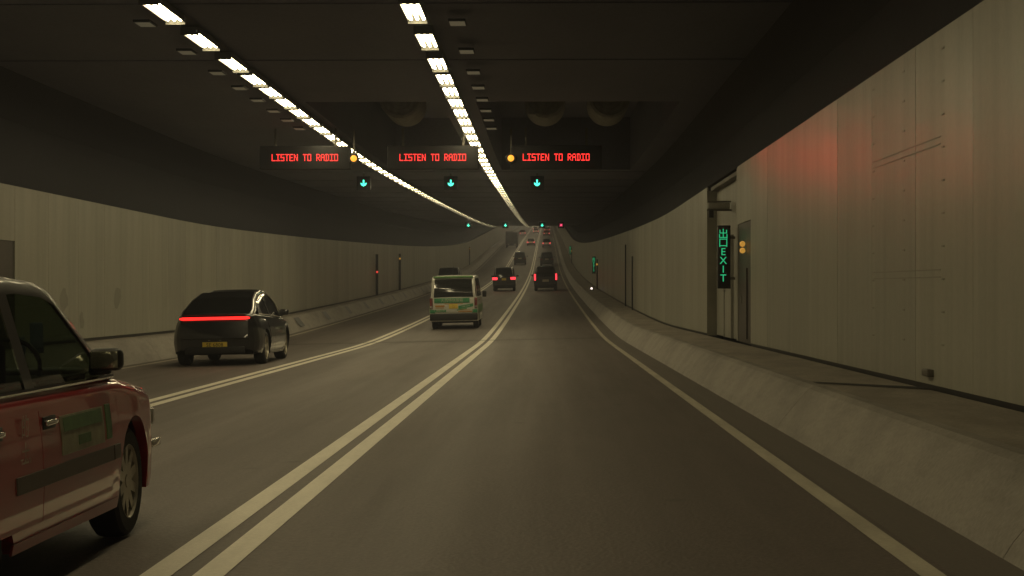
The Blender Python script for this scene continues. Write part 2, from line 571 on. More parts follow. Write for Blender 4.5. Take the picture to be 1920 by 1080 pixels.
# dark structural wall behind the cladding and above it
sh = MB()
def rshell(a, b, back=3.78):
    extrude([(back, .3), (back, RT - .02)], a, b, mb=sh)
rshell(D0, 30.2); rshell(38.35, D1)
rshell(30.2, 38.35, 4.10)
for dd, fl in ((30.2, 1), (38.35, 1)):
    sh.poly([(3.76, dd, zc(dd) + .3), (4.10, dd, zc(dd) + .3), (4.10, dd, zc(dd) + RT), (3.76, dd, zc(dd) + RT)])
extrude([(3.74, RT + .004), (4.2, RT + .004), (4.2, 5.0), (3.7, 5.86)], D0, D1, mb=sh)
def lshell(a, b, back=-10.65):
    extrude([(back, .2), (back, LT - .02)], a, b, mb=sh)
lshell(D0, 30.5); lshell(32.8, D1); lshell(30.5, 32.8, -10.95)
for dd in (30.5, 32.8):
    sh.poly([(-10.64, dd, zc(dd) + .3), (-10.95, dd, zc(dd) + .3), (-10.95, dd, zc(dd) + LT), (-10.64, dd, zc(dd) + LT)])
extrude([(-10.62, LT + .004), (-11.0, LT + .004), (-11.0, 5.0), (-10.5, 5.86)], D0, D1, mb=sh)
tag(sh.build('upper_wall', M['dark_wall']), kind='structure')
# dark plinth gap under the panels
pg = MB()
extrude([(RX + .015, RB - .06), (RX + .015, RB + .06)], D0, 30.2, mb=pg)
extrude([(RX + .015, RB - .06), (RX + .015, RB + .06)], 38.35, D1, mb=pg)
o = pg.build('plinth', M['black_plastic']); reparent(o, wall_r)
pg = extrude([(LX - .015, LB - .06), (LX - .015, LB + .06)], D0, D1)
o = pg.build('plinth', M['black_plastic']); reparent(o, wall_l)

# right niche: recessed back wall with a door, reveals
for (a, b) in ((32.5, 34.5), (34.5, 36.4), (36.4, 38.33)):
    panel_obj(3.95, 1, a, b, RB, RT - .1, M['panel2'], wall_r, gap=.006)
def flat_x(X, a, b, h0, h1, mat, name, parent, th=.03, out=1):
    return panel_obj(X, out, a, b, h0, h1, mat, parent, name, 0.0, th)
mb = MB()
mb.box((3.85, 38.36, zc(38.4) + (RB + RT) / 2 - .05), (.24, .03, RT - RB - .06))
o = mb.build('reveal', M['recess']); reparent(o, wall_r)  # far jamb wears the painted shade colour
mb = MB()
mb.box((3.85, 32.38, zc(32.4) + (RB + RT) / 2), (.23, .2, RT - RB - .04))
o = mb.build('reveal', M['panel2']); reparent(o, wall_r)
panel_obj(RX, 1, 30.2, 32.3, 2.80, RT, M['panel'], wall_r)
panel_obj(LX, -1, 30.5, 32.8, 2.50, LT, M['panel'], wall_l)
flat_x(3.80, 32.6, 38.2, RT - .10, RT - .02, M['dark_metal'], 'niche_lintel', wall_r, .2)

# door in the right niche
dr = empty('exit_door', (3.93, 35.6, zc(35.6) + RB), (0, 0, 0), 'pale flush exit door set in the recess of the right wall', 'door')
mb = MB(); mb.box((0, 0, 1.05), (.04, 1.3, 2.1))
mb.build('door_leaf', M['panel2'], dr)
mb = MB()
for yy in (-.69, .69): mb.box((-.01, yy, 1.08), (.06, .06, 2.16))
mb.box((-.01, 0, 2.16), (.06, 1.44, .06))
mb.build('door_frame', M['grey_metal'], dr)
mb = MB(); mb.tube([(-.02, .5, 1.0), (-.07, .5, 1.0), (-.07, .38, 1.0)], .012)
mb.build('handle', M['chrome'], dr)

# emergency cabinets
def cabinet(X, out, a, b, h0, h1, label, lamp=True):
    c = empty('emergency_cabinet', (X, (a + b) / 2, zc((a + b) / 2) + h0), (0, 0, 0), label, 'cabinet', 'emergency cabinets in the walls')
    L = b - a; H = h1 - h0
    mb = MB(); mb.box((out * .10, 0, H / 2), (.16, L - .03, H - .02))
    mb.build('case', M['cabinet'], c)
    mb = MB(); mb.box((out * .01, 0, H * .33), (.03, L * .42, H * .58)); mb.build('door', M['cabinet'], c)
    mb = MB(); mb.box((-out * .012, L * .14, H * .36), (.02, .03, .16)); mb.build('handle', M['grey_metal'], c)
    if lamp:
        mb = MB()
        for q in (-.062, .062):
            mb.lathe([(-.06, .0), (-.06, .04), (.04, .055), (.06, .045), (.07, 0)], 'y', 12, (-out * .05, -L * .12, H * .79 + q))
        mb.build('amber_lamp', M['amber_soft'], c)
    return c
cabinet(RX, 1, 30.22, 32.28, RB, 2.80, 'dark emergency phone cabinet with amber lamp in the right wall beside the exit sign')
cabinet(LX, -1, 30.52, 32.78, LB, 2.50, 'dark unlit emergency cabinet in the left wall above the red taxi', lamp=False)

# exit signs
def exit_sign(d, label):
    e = empty('exit_sign', (3.49, d, zc(d) + 1.55), (0, 0, 0), label, 'exit sign', 'green exit signs hung off the right wall')
    mb = MB(); mb.box((0, 0, .62), (.25, .14, 1.24), bev=.012); mb.build('case', M['black_metal'], e)
    for i, ch in enumerate(('出', '口', 'E', 'X', 'I', 'T')):
        text('letter', ch, .205 if i < 2 else .20, M['green_led'], e, (-.02, -.075, 1.06 - i * .172), (R(90), 0, 0), 1.0)
    mb = MB()
    mb.box((.16, 0, 1.0), (.12, .05, .05)); mb.box((.16, 0, .2), (.12, .05, .05))
    mb.build('bracket', M['dark_metal'], e)
    return e
exit_sign(32.5, 'large vertical green lit exit sign nearest on the right wall')
exit_sign(120, 'small green exit sign farther along the right wall, second along the wall')
exit_sign(236, 'tiny green exit sign deepest along the right wall')
# arm with flood lamp housing above the first sign
ar = empty('wall_bracket', (3.93, 35.2, zc(35.2) + 3.15), (0, 0, 0), 'dark steel arm with box fitting over the lit exit sign', 'bracket')
mb = MB(); mb.box((-.25, 0, .08), (.52, .08, .04)); mb.box((-.25, 0, .26), (.50, .10, .03)); mb.build('arm', M['dark_metal'], ar)
mb = MB(); mb.box((-.26, 0, .17), (.46, .16, .13), bev=.01); mb.build('fitting', M['grey_metal'], ar)
mb = MB(); mb.box((-.42, 0, 0), (.10, .10, .16), bev=.01); mb.build('socket', M['black_metal'], ar)

# far cabinets / posts / lamps
def post(X, out, d, h0, h1, label, lamp=None, lh=2.2, w=.16, green=False):
    p = empty('wall_post', (X, d, zc(d) + h0), (0, 0, 0), label, 'post', 'dark posts standing against the tunnel walls')
    mb = MB(); mb.box((-out * .06, 0, (h1 - h0) / 2), (w, .16, h1 - h0), bev=.01); mb.build('column', M['black_metal'], p)
    if lamp:
        mb = MB(); mb.lathe([(-.1, .0), (-.09, .05), (0, .07), (.02, .0)], 'y', 10, (-out * .08, -.08, lh - h0)); mb.build('lamp', lamp, p)
    return p
post(-10.5, -1, 102, LB, 2.95, 'thin dark post with small red lamp on the left wall', M['dim_red'], 1.85)
post(-10.5, -1, 118, LB, 3.0, 'thin dark post with amber lamp on the left wall behind the white van', M['amber_soft'], 2.65)
post(-10.5, -1, 226, LB, 2.9, 'tiny far post with orange lamp on the left wall', M['amber_soft'], 2.65)
post(3.66, 1, 74.8, RB, 3.3, 'taller of two thin dark posts on the right wall, left one of the pair', None, w=.06)
post(3.66, 1, 69.0, RB, 2.75, 'shorter of two thin dark posts on the right wall, right one of the pair', None, w=.06)
post(3.64, 1, 115.5, RB, 2.6, 'thin dark post with amber lamp beside the second exit sign', M['amber_soft'], 2.25, w=.10)
post(3.64, 1, 230, RB, 2.6, 'tiny far post with amber lamp near the third exit sign', M['amber_soft'], 2.25, w=.10)
wlp = empty('marker_lamp', (3.12, 113, zc(113) + .48), (0, 0, 0), 'small bright white marker lamp low on the right walkway', 'lamp')
mb = MB(); mb.lathe([(0, .0), (0, .14), (.06, .13), (.08, 0)], 'z', 12); mb.build('base', M['black_plastic'], wlp)
mb = MB(); mb.lathe([(.08, .06), (.14, .075), (.20, .05), (.22, 0)], 'z', 12); mb.build('lamp', M['white_lamp'], wlp)

# near right wall details: riveted strips, small outlet box, dark band across the walkway
ap = empty('access_panel', (RX - .002, 17.3, zc(17.3) + 2.3), (0, 0, 0), 'faint riveted strips and bolts on the nearest right wall panels', 'wall panel')
for hh in (2.92, 2.85, 1.66, 1.59):
    mb = MB(); mb.box((-.002, 0, hh - 2.3), (.003, 3.2, .012)); mb.build('strip', M['faint'], ap)
_b = None
for yy in (-1.7, 0, 1.6):
    for q in range(10):
        zz = .95 + q * .31 - 2.3
        if _b is None:
            mb = MB(); mb.box((0, 0, 0), (.004, .10, .018)); o = _b = mb.build('bolt', M['faint'], ap)
        else:
            o = _b.copy(); COL.objects.link(o); o.parent = ap
        o.location = (-.003, yy, zz)
mb = MB(); mb.box((0, 0, 0), (.07, .24, .07), bev=.01)
tag(mb.build('outlet_box', M['dark_metal'], None, (RX - .03, 16.1, zc(16.1) + .66)), 'small dark outlet box at the foot of the right wall', 'outlet box')
mb = MB()
mb.poly([(2.80, 18.0, zc(18.0) + .466), (2.80, 18.3, zc(18.3) + .466), (3.71, 16.4, zc(16.4) + .508), (3.71, 15.9, zc(15.9) + .508)][::-1])  # flat dark polygon laid on the walkway
tag(mb.build('walkway_dark_band', M['joint']), 'dark band running across the right walkway to the wall', 'crack')
# soot smears on the left wall
for (px, py, w, h) in ((113, 560, .30, .60), (215, 556, .28, .62), (148, 602, .16, .42)):
    dd = LX * 3100 / (px - 1023.5)
    zz = (540 - py) / 3100 * dd
    mb = MB()
    n = 12
    pts = []
    for k_ in range(n):
        a = 2 * math.pi * k_ / n
        r_ = random.uniform(.6, 1.1)
        pts.append((LX + .006, dd + math.cos(a) * w * r_ * 1.3, zz + math.sin(a) * h * .5 * r_))
    mb.poly(pts)
    o = mb.build('soot_smear', M['faint']); reparent(o, wall_l)

# ceiling ------------------------------------------------------------
CH = 5.84
N1 = (-5.5, -2.4); N2 = (-1.6, 3.05); ND = (37.7, 60.0)
ce = MB()
xs = [-10.55, N1[0], N1[1], N2[0], N2[1], 3.75]
extrude([(x, CH) for x in xs], D0, ND[0], mb=ce)
extrude([(x, CH) for x in xs], ND[1], D1, mb=ce)
for i in (0, 2, 4):
    extrude([(xs[i], CH), (xs[i + 1], CH)], *ND, mb=ce)
for n_ in (N1, N2):
    extrude([(n_[0], CH), (n_[0], CH + 1.9), (n_[1], CH + 1.9), (n_[1], CH)], *ND, mb=ce)
    for dd in ND:
        ce.poly([(n_[0], dd, zc(dd) + CH), (n_[1], dd, zc(dd) + CH), (n_[1], dd, zc(dd) + CH + 1.9), (n_[0], dd, zc(dd) + CH + 1.9)])
for dd in (D0, D1):
    ce.poly([(-11.2, dd, zc(dd) - 1), (4.3, dd, zc(dd) - 1), (4.3, dd, zc(dd) + 7), (-11.2, dd, zc(dd) + 7)])
ceil = ce.build('ceiling', M['ceiling']); tag(ceil, kind='structure')
# cross ribs between ceiling boards
for i in range(24):
    dd = 19.0 + i * 6.0
    if ND[0] - 1 < dd < ND[1] + 1: continue
    mb = MB(); mb.box((-3.4, dd, zc(dd) + CH - .01), (14.2, .10, .02))
    mb.build('ceiling_rib', M['ceiling'], ceil)

# ceiling light fittings -----------------------------------------------
ROWL, ROWR = -5.80, -2.00
def tray_mb(L, W, mb=None, mi=0):
    mb = mb or MB()
    a, b = W / 2, L / 2
    # open-bottomed tray: sloping inner sides, flat top
    mb.poly([(-a * .8, -b, .07), (a * .8, -b, .07), (a * .8, b, .07), (-a * .8, b, .07)][::-1], mi)
    for s in (-1, 1):
        mb.poly([(s * a, -b, 0), (s * a, b, 0), (s * a * .8, b, .07), (s * a * .8, -b, .07)], mi)
        mb.poly([(-a, s * b, 0), (a, s * b, 0), (a * .8, s * b, .07), (-a * .8, s * b, .07)], mi)
    return mb
def case_mb(L, W):
    mb = MB(); a, b = W / 2 + .012, L / 2 + .012
    mb.hexa([(-a, -b, .001), (a, -b, .001), (a, b, .001), (-a, b, .001), (-a, -b, .10), (a, -b, .10), (a, b, .10), (-a, b, .10)])
    mb.f.pop(len(mb.f) - 6); mb.mi.pop(); mb.sm.pop()
    for yy in (-b + .004, b - .004):
        mb.box((0, yy, -.018), (2 * a, .008, .040))
    return mb
def tube_mb(L, x, mb=None, mi=0, n=5):
    mb = mb or MB()
    rows = []
    for yy in (-L / 2, L / 2):
        rows.append([(x + .024 * math.cos(math.pi + math.pi * k / (n - 1)), yy, .030 + .024 * math.sin(math.pi + math.pi * k / (n - 1))) for k in range(n)])
    mb.grid(rows, mi, True)
    return mb
FL, FW = 1.72, .28
_case = _tray = _tube = _far = None
def light_fitting(d, X, label, group, parts=True):
    global _case, _tray, _tube, _far
    z = zc(d) + 5.69
    rot = (math.atan(slope(d)), 0, 0)
    if parts:
        r = empty('ceiling_light', (X, d, z), rot, label, 'ceiling light', group)
        if _case is None:
            _case = case_mb(FL, FW).build('case', M['lamp_case'], r)
            _tray = tray_mb(FL, FW).build('reflector', M['tray'], r)
            _tube = [tube_mb(FL - .10, x).build('tube', M['tube'], r) for x in (-.10, 0, .10)]
        else:
            for s in [_case, _tray] + _tube:
                c = s.copy(); COL.objects.link(c); c.parent = r
    else:
        if _far is None:
            mb = case_mb(FL, FW)
            tray_mb(FL, FW, mb, 1)
            for x in (-.10, 0, .10):
                tube_mb(FL - .10, x, mb, 2, 3)
            _far = mb.build('ceiling_light', [M['lamp_case'], M['tray'], M['tube_low']], None, (X, d, z), rot)
            r = _far
        else:
            r = _far.copy(); COL.objects.link(r)
            r.location = (X, d, z); r.rotation_euler = rot
        tag(r, label, 'ceiling light', group)
    return r
ords = ['nearest', 'second nearest', 'third nearest']
for X, nm in ((ROWL, 'left'), (ROWR, 'right')):
    ds = [24.9 + 2.78 * i for i in (-13, -12, -11, -10, -9, -8, -7, -6, -5, -4, -3, -2, -1, 0, 1, 2)]
    dd = ds[-1] + 2.15
    while dd < 262:
        ds.append(dd); dd += 1.985
    vis = [x for x in ds if x > 24]
    for q in ds:
        if q > 24 and vis.index(q) < 3:
            lab = '%s lit ceiling light of the %s row, set apart from the next' % (ords[vis.index(q)], nm)
        elif q < 24:
            lab = 'lit ceiling light of the %s row, out of view overhead' % nm
        else:
            lab = 'bright lit fluorescent ceiling light in the close-set run of the %s row' % nm
        light_fitting(q, X, lab, 'fluorescent ceiling lights of the %s row' % nm, parts=(q < 70))

for X, nm in ((ROWL, 'left'), (ROWR, 'right')):
    mb = MB(); q = 264.0
    while q < D1 - 8:
        z = zc(q) + 5.69; sl = slope(q)
        for x in (-.10, 0, .10):
            mb.poly([(X + x - .03, q - .8, z - .8 * sl), (X + x - .03, q + .8, z + .8 * sl), (X + x + .03, q + .8, z + .8 * sl), (X + x + .03, q - .8, z - .8 * sl)])
        q += 1.985
    tag(mb.build('far_ceiling_lights', M['tube_low']), 'continuing %s row of ceiling lights beyond the rise, hidden by the ceiling' % nm, 'ceiling lights', kind='stuff')

# unlit standby lamps beside the rows, faint glow added to their lenses
for X, nm, cnt in ((ROWR + .62, 'right', 8), (ROWL - .48, 'left', 8)):
    ds = [25.8, 28.8, 31.5, 33.8, 35.9, 38.0, 40.0, 42.0, 44.0, 46.0, 48.0][:cnt]
    src = None
    for i, q in enumerate(ds):
        if i < 3:
            lab = '%s dim lamp beside the %s row of ceiling lights' % (['first and largest', 'second', 'third'][i], nm)
        else:
            lab = 'small dim lamp in the line running beside the %s row of ceiling lights' % nm
        r = empty('standby_lamp', (X, q, zc(q) + 5.66), (0, 0, 0), lab, 'lamp', 'dim standby lamps beside the %s row' % nm)
        if src is None:
            mb = MB(); mb.box((0, 0, .02), (.27, .52, .04), bev=.008); a_ = mb.build('housing', M['sign_case'], r)
            mb = MB()
            mb.poly([(-.12, -.22, -.003), (.12, -.22, -.003), (.12, .22, -.003), (-.12, .22, -.003)][::-1])
            b_ = mb.build('lens', M['dull_lamp'], r)
            src = (a_, b_)
        else:
            for s in src:
                c = s.copy(); COL.objects.link(c); c.parent = r
# cable trays over the light rows
for X, nm in ((ROWL, 'left'), (ROWR, 'right')):
    mb = extrude([(X - .17, 5.80), (X + .17, 5.80)], 12, 300, 6)
    tag(mb.build('cable_tray', M['black_metal']), 'dark cable tray running above the %s row of lights' % nm, 'cable tray')

# jet fans in the ceiling niches
def fan(X, d, label):
    f = empty('jet_fan', (X, d, zc(d) + 7.62), (0, 0, 0), label, 'jet fan', 'jet fans in the ceiling niches')
    mb = MB()
    mb.lathe([(0, .50), (-.03, .56), (0, .64), (.10, .655), (2.6, .655), (2.7, .56)], 'y', 32)
    mb.build('casing', M['fan'], f)
    mb = MB()
    mb.lathe([(.02, .50), (.9, .46)], 'y', 28); mb.build('duct_lining', M['fan'], f)
    mb = MB(); mb.lathe([(.06, 0), (.10, .10), (.25, .19), (.9, .20)], 'y', 20); mb.build('hub', M['fan'], f)
    src = None
    for k in range(8):
        a = k * math.pi / 4
        if src is None:
            mb = MB()
            mb.grid([[(.19, .50, -.09), (.19, .60, .09)], [(.47, .54, -.07), (.47, .58, .07)]], 0, True)
            src = mb.build('blade', M['fan_dark'], f); b_ = src
        else:
            b_ = src.copy(); COL.objects.link(b_); b_.parent = f
        b_.rotation_euler = (0, a, 0)
    mb = MB()
    for k in range(1, 5):
        mb.lathe([(-.035, .50 * k / 4 - .012), (-.045, .50 * k / 4), (-.035, .50 * k / 4 + .012)], 'y', 28)
    mb.build('grille', M['fan'], f)
    mb = MB(); mb.lathe([(.01, .001), (.01, .51)], 'y', 28); mb.build('mesh_guard', M['fan'], f)
    mb = MB()
    for yy in (.6, 2.1):
        for sx in (-1, 1):
            mb.box((sx * .6, yy, .40), (.05, .08, .70))
        mb.box((0, yy, -.0), (1.36, .06, .05)) if False else None
    mb.build('hanger', M['dark_metal'], f)
CHF = 0
def fan_at(X, px, label):
    fan(X, 52.0, label)
fan_at(-4.6, 0, 'round jet fan in the left ceiling niche between the light rows')
fan_at(-0.03, 0, 'left of two round jet fans in the right ceiling niche')
fan_at(2.0, 0, 'right of two round jet fans in the right ceiling niche')
mb = MB(); mb.box((0, 0, 0), (.20, .2, .22), bev=.02); mb.lathe([(-.12, .0), (-.12, .05), (-.1, .06)], 'y', 12)
tag(mb.build('ceiling_camera', M['grey_metal'], None, (-.38, 46.0, zc(46) + 6.55)), 'small box camera hung in front of the right niche fan', 'camera')

# overhead message signs ---------------------------------------------------
F57 = {'L': '10000 10000 10000 10000 10000 10000 11111', 'I': '11111 00100 00100 00100 00100 00100 11111',
       'S': '11111 10000 10000 11111 00001 00001 11111', 'T': '11111 00100 00100 00100 00100 00100 00100',
       'E': '11111 10000 10000 11110 10000 10000 11111', 'N': '10001 11001 11001 10101 10011 10011 10001',
       'O': '11111 10001 10001 10001 10001 10001 11111', 'R': '11110 10001 10001 11110 10100 10010 10001',
       'A': '01110 10001 10001 11111 10001 10001 10001', 'D': '11110 01001 01001 01001 01001 01001 11110'}
led_mesh = None
def message_sign(X, d, label, beam=False):
    global led_mesh
    s = empty('message_sign', (X, d, zc(d) + 5.06), (0, 0, 0), label, 'message sign', 'red LED message signs over the lanes')
    mb = MB(); mb.box((0, .17, 0), (2.4, .30, .62), bev=.02); mb.build('housing', M['sign_case'], s)
    mb = MB()
    for xx in (-.8, .8): mb.box((xx, .17, .54), (.06, .06, .48))
    mb.build('hanger', M['dark_metal'], s)
    if led_mesh is None:
        mb = MB()
        px, pz = .0197, .0265
        txt = 'LISTEN TO RADIO'
        x0 = -(len(txt) * 6 - 1) * px / 2
        for ci, ch in enumerate(txt):
            if ch == ' ': continue
            for ri, row in enumerate(F57[ch].split()):
                for k_, bit in enumerate(row):
                    if bit == '1':
                        x = x0 + (ci * 6 + k_ + .5) * px; z = (3 - ri) * pz
                        a, b = px * .40, pz * .38
                        mb.poly([(x - a, 0, z - b), (x + a, 0, z - b), (x + a, 0, z + b), (x - a, 0, z + b)])
        led_mesh = mb.build('lettering', M['red_led'], s, (0, .008, 0)).data
    else:
        link('lettering', led_mesh, [], s, (0, .008, 0))
    return s
SD = 43.5
message_sign(-6.36, SD, 'red LISTEN TO RADIO sign over the left lane')
message_sign(-2.98, SD, 'red LISTEN TO RADIO sign between the two rows of lights')
s3 = message_sign(.27, SD, 'red LISTEN TO RADIO sign over the right lane, nearest the right wall')
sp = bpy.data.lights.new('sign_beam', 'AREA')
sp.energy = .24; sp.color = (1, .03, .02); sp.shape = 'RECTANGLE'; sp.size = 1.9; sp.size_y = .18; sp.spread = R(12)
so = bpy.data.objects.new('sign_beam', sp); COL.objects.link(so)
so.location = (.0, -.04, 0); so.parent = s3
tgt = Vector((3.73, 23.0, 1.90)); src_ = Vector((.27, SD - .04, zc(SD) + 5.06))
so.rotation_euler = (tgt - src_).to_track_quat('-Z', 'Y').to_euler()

def beacon(X, label):
    b = empty('warning_light', (X, SD - .05, zc(SD) + 5.03), (0, 0, 0), label, 'warning light', 'amber warning lights beside the message signs')
    mb = MB(); mb.lathe([(0, .0), (0, .13), (.06, .14), (.16, .13), (.2, 0)], 'y', 20); mb.build('housing', M['black_metal'], b)
    mb = MB(); mb.lathe([(-.05, 0), (-.04, .05), (-.005, .085)], 'y', 20); mb.build('lens', M['amber_led'], b)
    mb = MB(); mb.box((0, .1, .42), (.05, .05, .70)); mb.build('hanger', M['dark_metal'], b)
beacon(-5.06, 'amber warning light right of the left message sign')
beacon(-.92, 'amber warning light left of the right message sign')

def lane_signal(X, d, label, mat, red=False):
    s = empty('lane_signal', (X, d, zc(d) + 5.47), (0, 0, 0), label, 'lane signal', 'lane control signals under the ceiling')
    mb = MB(); mb.box((0, .12, 0), (.52, .20, .52), bev=.02); mb.build('housing', M['sign_case'], s)
    mb = MB(); mb.box((0, .12, .31), (.05, .05, .10)); mb.build('hanger', M['dark_metal'], s)
    mb = MB()
    if not red:
        q = .12
        mb.poly([(-.026, 0, 1.0 * q), (-.026, 0, -.1 * q), (.026, 0, -.1 * q), (.026, 0, 1.0 * q)])
        mb.poly([(-.95 * q, 0, .15 * q), (-.8 * q, 0, -.55 * q), (0, 0, -1.05 * q), (0, 0, -.35 * q)])
        mb.poly([(.95 * q, 0, .15 * q), (0, 0, -.35 * q), (0, 0, -1.05 * q), (.8 * q, 0, -.55 * q)])
    else:
        for sg in (-1, 1):
            mb.poly([(-.10 * sg - .025, 0, -.10), (-.10 * sg + .025, 0, -.10), (.10 * sg + .025, 0, .10), (.10 * sg - .025, 0, .10)])
    mb.build('arrow' if not red else 'cross', mat, s, (0, .008 if not red else .006, 0))
lane_signal(-6.85, 62, 'near green down arrow signal over the left lane', M['cyan_led'])
lane_signal(-3.57, 62, 'near green down arrow signal over the middle lane', M['cyan_led'])
lane_signal(-.33, 62, 'near green down arrow signal over the right lane', M['cyan_led'])
lane_signal(-6.85, 146, 'far green down arrow signal over the left lane', M['cyan_led'])
lane_signal(-3.57, 146, 'far green down arrow signal over the middle lane', M['cyan_led'])
lane_signal(-.33, 146, 'far green down arrow signal over the right lane', M['cyan_led'])
lane_signal(1.34, 146, 'small far red cross signal nearest the right wall', M['red_signal'], True)

# ------------------------------------------------------------------ vehicles
def wheel(parent, x, y, r, side, w=.20, rim_mat=None, spokes=5, rimr=.66, detail=True, hub=False):
    n = 32 if detail else 16
    mb = MB()
    h = w / 2
    mb.lathe([(-h * .9, rimr * r * .95), (-h, rimr * r), (-h, r * .90), (-h * .8, r * .975), (-h * .4, r), (h * .4, r), (h * .8, r * .975), (h, r * .90), (h, rimr * r), (h * .9, rimr * r * .95)], 'x', n)
    t = mb.build('wheel', M['tyre'], parent, (x, y, r))
    mb = MB()
    rr = rimr * r
    s = side
    mb.lathe([(s * h * .95, rr), (s * h * .98, rr * .96), (s * h * .75, rr * .90), (s * h * .35, rr * .86)], 'x', n)
    mb.lathe([(s * h * .30, rr * .88), (s * h * .30, 0.001)], 'x', n, mi=1)
    mb.lathe([(s * h * .85, 0.001), (s * h * .85, rr * .16), (s * h * .7, rr * .22), (s * h * .3, rr * .24)], 'x', n)
    if detail:
        for k in range(spokes):
            a = 2 * math.pi * k / spokes + .3
            ca, sa = math.cos(a), math.sin(a)
            def P(u, rad, off):
                return (s * u, ca * rad - sa * off, sa * rad + ca * off)
            wd = rr * .12
            p = [P(h * .4, rr * .15, -wd * 1.3), P(h * .4, rr * .15, wd * 1.3), P(h * .4, rr * .92, wd), P(h * .4, rr * .92, -wd),
                 P(h * .8, rr * .15, -wd * 1.3), P(h * .8, rr * .15, wd * 1.3), P(h * .85, rr * .92, wd), P(h * .85, rr * .92, -wd)]
            mb.hexa(p)
    mb.build('rim', [rim_mat or M['rim'], M['rim_dark']], t)
    return t

